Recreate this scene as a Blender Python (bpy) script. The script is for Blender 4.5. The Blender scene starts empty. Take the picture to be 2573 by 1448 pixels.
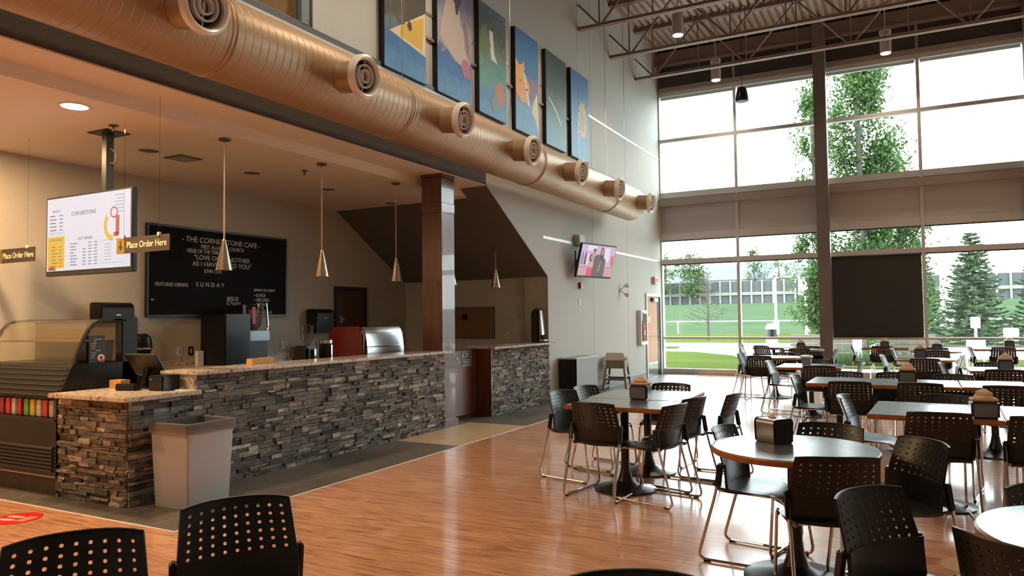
import bpy, bmesh, math, random
from mathutils import Vector, Matrix
random.seed(7)
PI = math.pi
C = bpy.context.scene.collection
SC = bpy.context.scene

# ------------------------------------------------------------------ camera
W_, H_, F_ = 2573.0, 1448.0, 1854.46
EYE = Vector((0, 0, 1.5))
yaw, pitch, roll = [math.radians(a) for a in (27.818296, 2.336371, -0.674211)]
fw = Vector((math.cos(pitch)*math.cos(yaw), math.cos(pitch)*math.sin(yaw), math.sin(pitch)))
rt = fw.cross(Vector((0, 0, 1))).normalized(); up = rt.cross(fw)
r2 = rt*math.cos(roll)+up*math.sin(roll); u2 = -rt*math.sin(roll)+up*math.cos(roll)
cam = bpy.data.cameras.new('camera'); cam.sensor_width = 36.0; cam.sensor_fit = 'HORIZONTAL'
cam.lens = F_/W_*36.0; cam.clip_end = 500; cam.clip_start = 0.05
co = bpy.data.objects.new('camera', cam); C.objects.link(co)
M = Matrix((r2, u2, -fw)).transposed().to_4x4(); M.translation = EYE
co.matrix_world = M; SC.camera = co

# ------------------------------------------------------------------ view, sky, sun
SC.view_settings.view_transform = 'Standard'; SC.view_settings.look = 'None'
SC.view_settings.exposure = 0.0; SC.view_settings.gamma = 1.0; SC.view_settings.use_curve_mapping = False
SC.cycles.max_bounces = 8; SC.cycles.diffuse_bounces = 4; SC.cycles.glossy_bounces = 4
SC.cycles.transparent_max_bounces = 16; SC.cycles.transmission_bounces = 6
SC.cycles.use_denoising = True; SC.cycles.sample_clamp_indirect = 6.0
SC.cycles.caustics_reflective = False; SC.cycles.caustics_refractive = False
wd = bpy.data.worlds.new('overcast_sky'); SC.world = wd; wd.use_nodes = True
nt = wd.node_tree; nt.nodes.clear()
wo = nt.nodes.new('ShaderNodeOutputWorld'); wb = nt.nodes.new('ShaderNodeBackground')
wb.inputs[0].default_value = (0.87, 0.95, 1.0, 1); wb.inputs[1].default_value = 12.0
nt.links.new(wb.outputs[0], wo.inputs[0])
WARM = (1.0, 0.62, 0.30); WARMW = (1.0, 0.80, 0.58)

# ------------------------------------------------------------------ materials
MATS = {}
def mat(name, col=(0.5, 0.5, 0.5), rough=0.6, metal=0.0, spec=0.5, emit=None, es=0.0, alpha=1.0, trans=0.0, coat=0.0):
    m = bpy.data.materials.new(name); m.use_nodes = True
    b = m.node_tree.nodes['Principled BSDF']
    b.inputs['Base Color'].default_value = (*col, 1); b.inputs['Roughness'].default_value = rough
    b.inputs['Metallic'].default_value = metal; b.inputs['Specular IOR Level'].default_value = spec
    b.inputs['Transmission Weight'].default_value = trans; b.inputs['Coat Weight'].default_value = coat
    if emit: b.inputs['Emission Color'].default_value = (*emit, 1); b.inputs['Emission Strength'].default_value = es
    MATS[name] = m
    return m
def N(m, kind, **kw):
    n = m.node_tree.nodes.new(kind)
    for k, v in kw.items():
        if hasattr(n, k): setattr(n, k, v)
        else: n.inputs[k.replace('_', ' ')].default_value = v
    return n
def L(m, a, b): m.node_tree.links.new(a, b)
def BS(m): return m.node_tree.nodes['Principled BSDF']
def coords(m, scale=(1, 1, 1), rot=(0, 0, 0), which='Object', loc=(0, 0, 0)):
    t = N(m, 'ShaderNodeTexCoord'); mp = N(m, 'ShaderNodeMapping')
    mp.inputs['Scale'].default_value = scale; mp.inputs['Rotation'].default_value = rot; mp.inputs['Location'].default_value = loc
    L(m, t.outputs[which], mp.inputs[0]); return mp.outputs[0]
def ramp(m, fac, stops):
    r = N(m, 'ShaderNodeValToRGB'); e = r.color_ramp.elements
    while len(e) < len(stops): e.new(0.5)
    for i, (p, c) in enumerate(stops): e[i].position = p; e[i].color = (*c, 1)
    L(m, fac, r.inputs[0]); return r.outputs[0]
def noisy(m, scale, c1, c2, vec=None, detail=5, lo=0.35, hi=0.65, bump=0.0, bscale=None):
    n = N(m, 'ShaderNodeTexNoise'); n.inputs['Scale'].default_value = scale; n.inputs['Detail'].default_value = detail
    L(m, vec if vec else coords(m), n.inputs['Vector'])
    L(m, ramp(m, n.outputs['Fac'], [(lo, c1), (hi, c2)]), BS(m).inputs['Base Color'])
    if bump:
        b = N(m, 'ShaderNodeBump'); b.inputs['Strength'].default_value = bump; b.inputs['Distance'].default_value = 0.01
        L(m, n.outputs['Fac'], b.inputs['Height']); L(m, b.outputs[0], BS(m).inputs['Normal'])
    return n

paint = mat('wall_paint', (0.40, 0.39, 0.35), 0.7, spec=0.3)
noisy(paint, 60, (0.445, 0.445, 0.41), (0.475, 0.475, 0.44), bump=0.05)
duct_shade_paint = mat('painted_duct_shade', (0.075, 0.058, 0.045), 0.6, spec=0.3)  # dark tone imitates the shade the duct throws on the wall
paint_warm = mat('recess_wall_paint', (0.42, 0.38, 0.31), 0.75, spec=0.2)
noisy(paint_warm, 50, (0.49, 0.455, 0.385), (0.51, 0.475, 0.405))
ceil_paint = mat('recess_ceiling_paint', (0.48, 0.41, 0.35), 0.8, spec=0.2)
noisy(ceil_paint, 40, (0.78, 0.70, 0.62), (0.80, 0.72, 0.64))
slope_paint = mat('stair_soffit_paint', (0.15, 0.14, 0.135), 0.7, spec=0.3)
deck_m = mat('roof_deck_paint', (0.34, 0.25, 0.195), 0.6)
joist_m = mat('joist_paint', (0.20, 0.135, 0.12), 0.5)
chord_m = mat('joist_chord_paint', (0.36, 0.28, 0.24), 0.45)
postm = mat('dark_brown_post_cladding', (0.155, 0.13, 0.118), 0.45)
beam_m = mat('brown_beam_paint', (0.21, 0.15, 0.13), 0.5)
trimbrown = mat('brown_metal_cladding', (0.29, 0.245, 0.22), 0.45)
alu = mat('aluminium_frame', (0.56, 0.56, 0.55), 0.4, 0.2)
alu_dark = mat('dark_aluminium_frame', (0.12, 0.125, 0.13), 0.4, 0.3)
spandrel = mat('spandrel_panel', (0.46, 0.44, 0.44), 0.5)
darkglass = mat('dark_upper_panel', (0.045, 0.04, 0.045), 0.35)
white_trim = mat('pale_trim', (0.62, 0.64, 0.63), 0.5)
bar_and_reflection_brown = mat('brown_bar_and_strip_reflection', (0.26, 0.16, 0.14), 0.5)
black = mat('black_plastic', (0.006, 0.006, 0.0065), 0.35, spec=0.4)
blackm = mat('black_metal', (0.015, 0.015, 0.016), 0.4)
seatm = mat('chair_black_plastic', (0.008, 0.0078, 0.0078), 0.33, spec=0.42)
_n = N(seatm, 'ShaderNodeTexNoise'); _n.inputs['Scale'].default_value = 400; L(seatm, coords(seatm), _n.inputs['Vector'])
_b = N(seatm, 'ShaderNodeBump'); _b.inputs['Strength'].default_value = 0.05; _b.inputs['Distance'].default_value = 0.002
L(seatm, _n.outputs['Fac'], _b.inputs['Height']); L(seatm, _b.outputs[0], BS(seatm).inputs['Normal'])
chrome = mat('chrome', (0.72, 0.70, 0.68), 0.12, 1.0)
steel = mat('brushed_steel', (0.62, 0.62, 0.61), 0.25, 1.0)
castiron = mat('black_cast_base', (0.014, 0.014, 0.015), 0.28)
ringm = mat('diffuser_ring_aluminium', (0.86, 0.84, 0.80), 0.35, 0.15)
grille_dark = mat('diffuser_dark_throat', (0.03, 0.028, 0.026), 0.6)
lampglow = mat('downlight_glow', (1, 1, 1), 0.5, emit=(1.0, 0.86, 0.62), es=9)
lampglow2 = mat('pendant_lamp_glow', (1, 1, 1), 0.5, emit=(1.0, 0.93, 0.82), es=7)
cylwhite = mat('pendant_cylinder_paint', (0.42, 0.38, 0.36), 0.4)
tan = mat('tan_cardboard', (0.62, 0.38, 0.18), 0.7)
greyplastic = mat('grey_bin_plastic', (0.40, 0.40, 0.41), 0.42)
noisy(greyplastic, 90, (0.37, 0.385, 0.41), (0.40, 0.415, 0.44), bump=0.06)
greylam = mat('grey_laminate', (0.25, 0.28, 0.29), 0.4)
redpaint = mat('red_gloss_paint', (0.13, 0.006, 0.007), 0.2, coat=0.3)
mirror = mat('polished_steel', (0.85, 0.86, 0.87), 0.28, 1.0)
napkin = mat('kraft_napkin', (0.60, 0.42, 0.28), 0.9)
hcwood = mat('high_chair_plastic', (0.20, 0.17, 0.13), 0.5)
hcpale = mat('high_chair_tray_plastic', (0.55, 0.53, 0.48), 0.5)
bagm = mat('clear_bin_liner', (0.7, 0.72, 0.74), 0.12, alpha=0.4, trans=0.85)
signbrown = mat('sign_brown', (0.045, 0.027, 0.02), 0.5)
signgold = mat('sign_gold', (0.20, 0.14, 0.02), 0.5)
signcream = mat('sign_cream_lettering', (0.85, 0.68, 0.45), 0.5, emit=(0.85, 0.65, 0.42), es=0.12)
letterw = mat('white_board_letters', (0.55, 0.54, 0.52), 0.6)
boardblk = mat('letter_board_felt', (0.006, 0.006, 0.008), 0.8, spec=0.2)
frameblk = mat('black_frame', (0.012, 0.013, 0.018), 0.35)
whiteobj = mat('white_plastic', (0.70, 0.70, 0.68), 0.4)
redobj = mat('red_plastic', (0.45, 0.02, 0.03), 0.4)
concrete = mat('pale_concrete', (0.62, 0.62, 0.60), 0.8)
noisy(concrete, 1.5, (0.56, 0.56, 0.54), (0.66, 0.66, 0.65))
corkm = mat('cork_board', (0.20, 0.115, 0.06), 0.8)
noisy(corkm, 120, (0.16, 0.09, 0.05), (0.24, 0.14, 0.07))

# glass: clear to look and light through, mirrors a little
def glassmat(name, tint=(1, 1, 1), refl=0.08):
    m = bpy.data.materials.new(name); m.use_nodes = True; t = m.node_tree; t.nodes.clear()
    o = t.nodes.new('ShaderNodeOutputMaterial'); mx = t.nodes.new('ShaderNodeMixShader')
    tr = t.nodes.new('ShaderNodeBsdfTransparent'); gl = t.nodes.new('ShaderNodeBsdfGlossy'); lw = t.nodes.new('ShaderNodeLayerWeight'); fr = t.nodes.new('ShaderNodeMath'); fr.operation = 'POWER'; fr.inputs[1].default_value = 4.0; f2 = t.nodes.new('ShaderNodeMath'); f2.operation = 'MULTIPLY_ADD'; f2.inputs[1].default_value = 0.9; f2.inputs[2].default_value = 0.035
    tr.inputs[0].default_value = (*tint, 1); gl.inputs['Roughness'].default_value = 0.02; lw.inputs[0].default_value = 0.5; t.links.new(lw.outputs['Facing'], fr.inputs[0]); t.links.new(fr.outputs[0], f2.inputs[0])
    t.links.new(f2.outputs[0], mx.inputs[0]); t.links.new(tr.outputs[0], mx.inputs[1]); t.links.new(gl.outputs[0], mx.inputs[2])
    t.links.new(mx.outputs[0], o.inputs[0]); return m
glass = glassmat('window_glass', (0.97, 1.0, 0.98))
glass2 = glassmat('case_glass', (0.93, 0.89, 0.76))
glass3 = glassmat('clear_plastic', (0.75, 0.75, 0.74))
def shademat():
    m = bpy.data.materials.new('dark_roller_shade'); m.use_nodes = True; t = m.node_tree
    b = t.nodes['Principled BSDF']; b.inputs['Base Color'].default_value = (0.03, 0.028, 0.027, 1); b.inputs['Roughness'].default_value = 0.8
    o = t.nodes['Material Output']; mx = t.nodes.new('ShaderNodeMixShader'); tr = t.nodes.new('ShaderNodeBsdfTransparent')
    mx.inputs[0].default_value = 0.035
    t.links.new(b.outputs[0], mx.inputs[1]); t.links.new(tr.outputs[0], mx.inputs[2]); t.links.new(mx.outputs[0], o.inputs[0]); return m
shade_m = shademat()

# wood floor: planks along Y
woodf = mat('vinyl_plank_floor', (0.4, 0.2, 0.1), 0.3, spec=0.5, coat=0.7); BS(woodf).inputs['Coat Roughness'].default_value = 0.10; BS(woodf).inputs['Coat Weight'].default_value = 1.0
v = coords(woodf, (1, 1, 1), (0, 0, PI/2))
br = N(woodf, 'ShaderNodeTexBrick'); br.offset = 0.37; br.inputs['Scale'].default_value = 1.0
br.inputs['Brick Width'].default_value = 1.22; br.inputs['Row Height'].default_value = 0.152; br.inputs['Mortar Size'].default_value = 0.0012
br.inputs['Color1'].default_value = (0.60, 0.305, 0.16, 1); br.inputs['Color2'].default_value = (0.70, 0.36, 0.19, 1); br.inputs['Mortar'].default_value = (0.15, 0.065, 0.03, 1)
L(woodf, v, br.inputs['Vector'])
g = N(woodf, 'ShaderNodeTexNoise'); g.inputs['Scale'].default_value = 5; g.inputs['Detail'].default_value = 8; g.inputs['Roughness'].default_value = 0.65; g.inputs['Distortion'].default_value = 0.6
L(woodf, coords(woodf, (5.5, 0.55, 1)), g.inputs['Vector'])
gc = ramp(woodf, g.outputs['Fac'], [(0.26, (0.30, 0.20, 0.15)), (0.42, (0.74, 0.66, 0.60)), (0.55, (1.0, 1.0, 1.0)), (0.75, (1.2, 1.2, 1.2))])
mx = N(woodf, 'ShaderNodeMix', data_type='RGBA', blend_type='MULTIPLY'); mx.inputs[0].default_value = 1.0
L(woodf, br.outputs['Color'], mx.inputs[6]); L(woodf, gc, mx.inputs[7]); L(woodf, mx.outputs[2], BS(woodf).inputs['Base Color'])
g2 = N(woodf, 'ShaderNodeTexNoise'); g2.inputs['Scale'].default_value = 30; L(woodf, coords(woodf, (3, 0.4, 1)), g2.inputs['Vector'])
bb = N(woodf, 'ShaderNodeBump'); bb.inputs['Strength'].default_value = 0.06; bb.inputs['Distance'].default_value = 0.004
L(woodf, g2.outputs['Fac'], bb.inputs['Height']); L(woodf, bb.outputs[0], BS(woodf).inputs['Normal'])
def tilemat(name, c1, c2, mort):
    m = mat(name, c1, 0.4); t = N(m, 'ShaderNodeTexBrick'); t.offset = 0.5; t.inputs['Scale'].default_value = 1
    t.inputs['Brick Width'].default_value = 0.62; t.inputs['Row Height'].default_value = 0.31; t.inputs['Mortar Size'].default_value = 0.004
    t.inputs['Color1'].default_value = (*c1, 1); t.inputs['Color2'].default_value = (*c2, 1); t.inputs['Mortar'].default_value = (*mort, 1)
    L(m, coords(m, loc=(0.1, -4.65, 0)), t.inputs['Vector'])
    n = N(m, 'ShaderNodeTexNoise'); n.inputs['Scale'].default_value = 6; n.inputs['Detail'].default_value = 6; L(m, coords(m, (0.6, 3, 1)), n.inputs['Vector'])
    r = ramp(m, n.outputs['Fac'], [(0.3, (0.78, 0.78, 0.78)), (0.7, (1.15, 1.15, 1.15))])
    x = N(m, 'ShaderNodeMix', data_type='RGBA', blend_type='MULTIPLY'); x.inputs[0].default_value = 1
    L(m, t.outputs['Color'], x.inputs[6]); L(m, r, x.inputs[7]); L(m, x.outputs[2], BS(m).inputs['Base Color']); return m
tile_dark = tilemat('dark_floor_tile', (0.085, 0.072, 0.06), (0.10, 0.085, 0.07), (0.22, 0.19, 0.15))
tile_tan = tilemat('tan_floor_tile', (0.40, 0.29, 0.17), (0.43, 0.31, 0.185), (0.50, 0.40, 0.26))
# stacked stone: every stone its own shade
stone = mat('ledge_stone', (0.2, 0.18, 0.15), 0.75, spec=0.35)
ge = N(stone, 'ShaderNodeNewGeometry')
sr = ramp(stone, ge.outputs['Random Per Island'], [(0.0, (0.05, 0.05, 0.05)), (0.22, (0.12, 0.115, 0.105)), (0.45, (0.20, 0.185, 0.165)), (0.65, (0.11, 0.11, 0.11)), (0.82, (0.28, 0.25, 0.21)), (1.0, (0.46, 0.43, 0.39))])
sn = N(stone, 'ShaderNodeTexNoise'); sn.inputs['Scale'].default_value = 14; sn.inputs['Detail'].default_value = 8; L(stone, coords(stone, (1, 1, 2.5)), sn.inputs['Vector'])
sm = ramp(stone, sn.outputs['Fac'], [(0.3, (0.6, 0.58, 0.56)), (0.7, (1.3, 1.27, 1.2))])
sx = N(stone, 'ShaderNodeMix', data_type='RGBA', blend_type='MULTIPLY'); sx.inputs[0].default_value = 1
L(stone, sr, sx.inputs[6]); L(stone, sm, sx.inputs[7]); L(stone, sx.outputs[2], BS(stone).inputs['Base Color'])
sb = N(stone, 'ShaderNodeBump'); sb.inputs['Strength'].default_value = 0.8; sb.inputs['Distance'].default_value = 0.012
L(stone, sn.outputs['Fac'], sb.inputs['Height']); L(stone, sb.outputs[0], BS(stone).inputs['Normal'])
granite = mat('speckled_granite', (0.5, 0.45, 0.4), 0.2)
gv = N(granite, 'ShaderNodeTexVoronoi'); gv.inputs['Scale'].default_value = 70; L(granite, coords(granite), gv.inputs['Vector'])
gn = N(granite, 'ShaderNodeTexNoise'); gn.inputs['Scale'].default_value = 28; gn.inputs['Detail'].default_value = 8; L(granite, coords(granite), gn.inputs['Vector'])
g1 = ramp(granite, gn.outputs['Fac'], [(0.32, (0.16, 0.12, 0.10)), (0.45, (0.52, 0.44, 0.36)), (0.6, (0.62, 0.54, 0.45)), (0.75, (0.34, 0.25, 0.2))])
L(granite, g1, BS(granite).inputs['Base Color'])
def woodmat(name, c1, c2, rough=0.35, sc=(1, 1, 0.12), coat=0.0):
    m = mat(name, c1, rough, coat=coat); n = noisy(m, 14, c1, c2, coords(m, sc), detail=7); n.inputs['Distortion'].default_value = 0.8; return m
cherry = woodmat('cherry_veneer', (0.10, 0.034, 0.020), (0.145, 0.052, 0.030), 0.3, coat=0.3)
cherry_dark = woodmat('dark_kick_wood', (0.025, 0.013, 0.010), (0.04, 0.02, 0.014), 0.5)
oak = woodmat('orange_door_veneer', (0.42, 0.19, 0.08), (0.50, 0.24, 0.11), 0.4)
edgewood = woodmat('table_edge_wood', (0.27, 0.085, 0.02), (0.36, 0.125, 0.03), 0.35, (1, 1, 1))
darkdoor = woodmat('dark_back_door', (0.055, 0.02, 0.012), (0.08, 0.03, 0.018), 0.4)
slate = mat('slate_laminate_top', (0.05, 0.05, 0.055), 0.3, spec=0.5, coat=0.6); BS(slate).inputs['Coat Roughness'].default_value = 0.16
tn = noisy(slate, 9, (0.03, 0.029, 0.03), (0.085, 0.088, 0.092), coords(slate, (0.8, 3, 1)), detail=9, bump=0.12)
# duct: painted spiral duct with seam ribs
duct_m = mat('painted_spiral_duct', (0.44, 0.29, 0.165), 0.42, 0.25, spec=0.45)
wv = N(duct_m, 'ShaderNodeTexWave'); wv.wave_type = 'BANDS'; wv.bands_direction = 'X'; wv.wave_profile = 'SAW'; wv.inputs['Scale'].default_value = 3.6
wv.inputs['Distortion'].default_value = 0.25; wv.inputs['Detail'].default_value = 0
L(duct_m, coords(duct_m), wv.inputs['Vector'])
wr = ramp(duct_m, wv.outputs['Fac'], [(0.0, (0, 0, 0)), (0.08, (1, 1, 1)), (0.92, (1, 1, 1)), (1.0, (0, 0, 0))])
db = N(duct_m, 'ShaderNodeBump'); db.inputs['Strength'].default_value = 0.5; db.inputs['Distance'].default_value = 0.006
L(duct_m, wr, db.inputs['Height']); L(duct_m, db.outputs[0], BS(duct_m).inputs['Normal'])
ductplain = mat('painted_duct_collar', (0.42, 0.29, 0.18), 0.4, 0.3)
grass_m = mat('lawn_grass', (0.14, 0.22, 0.04), 1.0, spec=0.0)
noisy(grass_m, 0.5, (0.036, 0.060, 0.016), (0.062, 0.070, 0.020), coords(grass_m, (1, 0.25, 1)), detail=6)
grass_far = mat('far_field_grass', (0.14, 0.24, 0.10), 1.0, spec=0.0)
noisy(grass_far, 0.2, (0.034, 0.056, 0.030), (0.044, 0.064, 0.036), detail=6)
barkm = mat('tree_bark', (0.05, 0.042, 0.036), 0.9)
def leafmat(name, c1, c2, tr=0.35):
    m = mat(name, c1, 0.6, spec=0.2); g = N(m, 'ShaderNodeNewGeometry')
    r = ramp(m, g.outputs['Random Per Island'], [(0.0, c1), (1.0, c2)]); L(m, r, BS(m).inputs['Base Color'])
    t = N(m, 'ShaderNodeBsdfTranslucent'); L(m, r, t.inputs[0]); x = N(m, 'ShaderNodeMixShader'); x.inputs[0].default_value = tr
    o = m.node_tree.nodes['Material Output']; L(m, BS(m).outputs[0], x.inputs[1]); L(m, t.outputs[0], x.inputs[2]); L(m, x.outputs[0], o.inputs[0]); return m
leaf_p = leafmat('poplar_leaf', (0.02, 0.055, 0.016), (0.07, 0.125, 0.03))
leaf_s = leafmat('spruce_needles', (0.02, 0.045, 0.028), (0.07, 0.10, 0.042), 0.2)
leaf_d = leafmat('shrub_leaf', (0.030, 0.062, 0.022), (0.075, 0.12, 0.035))
leaf_b = leafmat('bare_pine_needles', (0.05, 0.05, 0.028), (0.09, 0.085, 0.045), 0.2)
fencegrey = mat('barrier_panel_grey', (0.05, 0.053, 0.056), 0.8)
fencepale = mat('barrier_pale_concrete', (0.16, 0.165, 0.145), 0.8)
roofblue = mat('roof_shingle', (0.07, 0.09, 0.11), 0.8)
housew = mat('house_siding', (0.5, 0.5, 0.48), 0.8)
timber = woodmat('grey_tan_timber', (0.11, 0.092, 0.07), (0.14, 0.12, 0.09), 0.7)
polewhite = mat('galvanised_white_pole', (0.72, 0.74, 0.74), 0.5)

# ------------------------------------------------------------------ mesh helpers
class MB:
    def __init__(s): s.v = []; s.f = []
    def face(s, pts):
        b = len(s.v); s.v += [tuple(p) for p in pts]; s.f.append(tuple(range(b, b+len(pts)))); return s
    def box(s, x0, x1, y0, y1, z0, z1, m=None):
        b = len(s.v); P = [(x, y, z) for x in (x0, x1) for y in (y0, y1) for z in (z0, z1)]
        if m is not None: P = [tuple(m @ Vector(p)) for p in P]
        s.v += P
        s.f += [tuple(b+i for i in q) for q in ((0, 1, 3, 2), (4, 6, 7, 5), (0, 4, 5, 1), (2, 3, 7, 6), (0, 2, 6, 4), (1, 5, 7, 3))]; return s
    def ring(s, c, ax, r, n, u=None):
        ax = Vector(ax).normalized(); a = u if u else (Vector((0, 0, 1)) if abs(ax.z) < 0.9 else Vector((1, 0, 0)))
        a = (a - ax*a.dot(ax)).normalized(); b2 = ax.cross(a)
        return [Vector(c)+(a*math.cos(t)+b2*math.sin(t))*r for t in [2*PI*i/n for i in range(n)]]
    def loft(s, rings, cap=True, closed=False):
        n = len(rings[0]); b = len(s.v)
        for r in rings: s.v += [tuple(p) for p in r]
        k = len(rings)
        for i in range(k if closed else k-1):
            i2 = (i+1) % k
            for j in range(n):
                s.f.append((b+i*n+j, b+i*n+(j+1) % n, b+i2*n+(j+1) % n, b+i2*n+j))
        if cap and not closed:
            s.f.append(tuple(b+j for j in range(n))[::-1]); s.f.append(tuple(b+(k-1)*n+j for j in range(n)))
        return s
    def cyl(s, p0, p1, r, n=16, r1=None, cap=True):
        ax = Vector(p1)-Vector(p0)
        return s.loft([s.ring(p0, ax, r, n), s.ring(p1, ax, r if r1 is None else r1, n)], cap)
    def tube(s, pts, r, n=10, cap=True):
        P = [Vector(p) for p in pts]; rings = []; u = None
        for i, p in enumerate(P):
            d = (P[min(i+1, len(P)-1)]-P[max(i-1, 0)]).normalized()
            if u is None: u = Vector((0, 0, 1)) if abs(d.z) < 0.9 else Vector((1, 0, 0))
            u = (u-d*u.dot(d)).normalized(); rings.append(s.ring(p, d, r, n, u))
        return s.loft(rings, cap)
    def lathe(s, prof, c=(0, 0, 0), n=32, ax=(0, 0, 1)):
        ax = Vector(ax).normalized(); c = Vector(c)
        return s.loft([s.ring(c+ax*h, ax, max(r, 1e-4), n) for r, h in prof], True)
    def prism(s, poly, axis, a, b):     # poly: 2D list, extruded along axis from a to b
        def p3(q, t):
            return {'x': (t, q[0], q[1]), 'y': (q[0], t, q[1]), 'z': (q[0], q[1], t)}[axis]
        return s.loft([[p3(q, a) for q in poly], [p3(q, b) for q in poly]], True)
    def build(s, name, m, parent=None, smooth=False, bevel=0.0, loc=None, rot=None, recalc=True, angle=35):
        me = bpy.data.meshes.new(name); me.from_pydata(s.v, [], s.f)
        if recalc or bevel:
            bm = bmesh.new(); bm.from_mesh(me)
            if bevel:
                bmesh.ops.remove_doubles(bm, verts=bm.verts, dist=1e-5)
                ed = [e for e in bm.edges if len(e.link_faces) == 2 and e.calc_face_angle(0) > 0.5]
                bmesh.ops.bevel(bm, geom=ed, offset=bevel, segments=2, affect='EDGES', clamp_overlap=True)
            bmesh.ops.recalc_face_normals(bm, faces=bm.faces); bm.to_mesh(me); bm.free()
        me.materials.append(m)
        if smooth or bevel:
            me.shade_smooth(); me.set_sharp_from_angle(angle=math.radians(angle))
        o = bpy.data.objects.new(name, me); C.objects.link(o)
        if parent: o.parent = parent
        if loc: o.location = loc
        if rot: o.rotation_euler = rot
        return o
def arc(cx, cy, r, a0, a1, n=6): return [(cx+r*math.cos(a0+(a1-a0)*i/n), cy+r*math.sin(a0+(a1-a0)*i/n)) for i in range(n+1)]
def fillet(pts, r, n=5):            # rounds the corners of a 3D polyline
    P = [Vector(p) for p in pts]; out = [P[0]]
    for i in range(1, len(P)-1):
        a = (P[i-1]-P[i]); b = (P[i+1]-P[i]); la, lb = a.length, b.length; rr = min(r, la*0.45, lb*0.45)
        p, q = P[i]+a/la*rr, P[i]+b/lb*rr
        for k in range(n+1):
            t = k/n; out.append(p*(1-t)**2+P[i]*2*t*(1-t)+q*t*t)
    return out+[P[-1]]
def tag(o, label, cat, group=None, kind=None):
    o['label'] = label; o['category'] = cat
    if group: o['group'] = group
    if kind: o['kind'] = kind
    return o
def thing(name, label, cat, loc=(0, 0, 0), rz=0, group=None):
    o = bpy.data.objects.new(name, None); C.objects.link(o); o.empty_display_size = 0.1
    o.location = loc; o.rotation_euler = (0, 0, rz); return tag(o, label, cat, group)
def struct(o): o['kind'] = 'structure'; return o
def dup(root, loc, rz, label=None, group=None, skip=()):
    r = root.copy(); C.objects.link(r); r.location = loc; r.rotation_euler = (0, 0, rz)
    if label: r['label'] = label
    if group: r['group'] = group
    for ch in list(root.children):
        if ch.name.split('.')[0] in skip: continue
        c = ch.copy(); C.objects.link(c); c.parent = r
        for g_ in ch.children:
            d = g_.copy(); C.objects.link(d); d.parent = c
    return r
def text(name, s, size, m, parent, loc, rot, ext=0.002, ax='CENTER', bold=0.0, sx=1.0, spacing=1.0):
    cu = bpy.data.curves.new(name, 'FONT'); cu.body = s; cu.size = size; cu.extrude = ext; cu.align_x = ax; cu.align_y = 'CENTER'
    cu.offset = bold; cu.space_character = spacing
    tmp = bpy.data.objects.new(name, cu); C.objects.link(tmp)
    me = bpy.data.meshes.new_from_object(tmp.evaluated_get(bpy.context.evaluated_depsgraph_get()))
    bpy.data.objects.remove(tmp); bpy.data.curves.remove(cu); me.name = name; me.materials.clear(); me.materials.append(m)
    o = bpy.data.objects.new(name, me); C.objects.link(o); o.location = loc; o.rotation_euler = rot; o.scale = (sx, 1, 1)
    if parent: o.parent = parent
    return o
def lamp(name, kind, loc, energy, col, rot=(0, 0, 0), size=0.1, spot=2.0, blend=0.6, parent=None):
    l = bpy.data.lights.new(name, kind); l.energy = energy; l.color = col
    if kind == 'AREA': l.shape = 'DISK'; l.size = size; l.spread = PI
    elif kind == 'SPOT': l.spot_size = spot; l.spot_blend = blend; l.shadow_soft_size = size
    else: l.shadow_soft_size = size
    o = bpy.data.objects.new(name, l); C.objects.link(o); o.location = loc; o.rotation_euler = rot
    if parent: o.parent = parent
    return o

# ================================================================== THE ROOM
WY = 5.58; WX = 19.0; BY = 8.73; X0 = -4.0; Y0 = -9.0
def sbox(name, b, m, bevel=0): return struct(MB().box(*b).build(name, m, bevel=bevel))
sbox('floor', (X0, WX, Y0, 4.65, -0.1, 0.0), woodf)
sbox('floor', (X0, 3.59, 4.65, BY, -0.1, 0.0), woodf)
sbox('floor', (3.59, 7.46, 4.65, BY, -0.1, 0.0), tile_dark)
sbox('floor', (7.46, 9.22, 4.65, WY, -0.1, 0.0), tile_tan)
sbox('floor', (7.46, 9.22, WY, BY, -0.1, 0.0), tile_dark)
sbox('floor', (9.22, WX, 4.65, BY, -0.1, 0.0), tile_dark)
sbox('trim_1', (3.58, WX, 4.64, 4.655, 0.0, 0.003), white_trim)
sbox('trim_2', (3.58, 3.595, 4.655, BY, 0.0, 0.003), white_trim)
# left wall: above the cafe opening, slanting down to the knee wall, then full height to the glass
ZF = 3.545; ZC = 3.41; WT = 8.62
struct(MB().prism([(X0, ZF), (9.76, ZF), (11.95, 2.24), (11.95, 0), (WX+0.1, 0), (WX+0.1, 4.60), (X0, 4.60)], 'y', WY, WY+0.47).build('wall_left', paint))
sbox('wall_left', (5.97, WX+0.1, WY, WY+0.47, 4.60, WT), paint)
sbox('wall_left', (X0, 5.97, WY, WY+0.47, 6.6, WT), paint)
# the duct's shadow on the fascia is painted as a dark band, further down
sbox('ceiling', (X0, 9.755, WY+0.004, 6.05, ZF-0.012, ZF-0.001), ceil_paint)
struct(MB().prism([(X0, ZC), (9.99, ZC), (9.76, ZF+0.06), (X0, ZF+0.06)], 'y', 6.05, BY).build('ceiling', ceil_paint))
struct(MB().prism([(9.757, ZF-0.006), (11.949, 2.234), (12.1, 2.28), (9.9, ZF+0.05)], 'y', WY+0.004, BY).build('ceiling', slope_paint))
sbox('wall_back', (X0, 12.15, BY, BY+0.1, 0, 3.6), paint_warm)
sbox('wall_back', (12.0, 12.15, WY+0.3, BY, 0, 2.35), paint)
sbox('wall_near', (X0-0.1, X0, Y0, BY, 0, WT), paint)
sbox('wall_right', (X0, WX, Y0-0.1, Y0, 0, WT), paint)
sbox('wall_duct_shade', (X0, 9.755, WY-0.004, WY+0.003, ZF+0.002, 4.4), duct_shade_paint)
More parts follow.
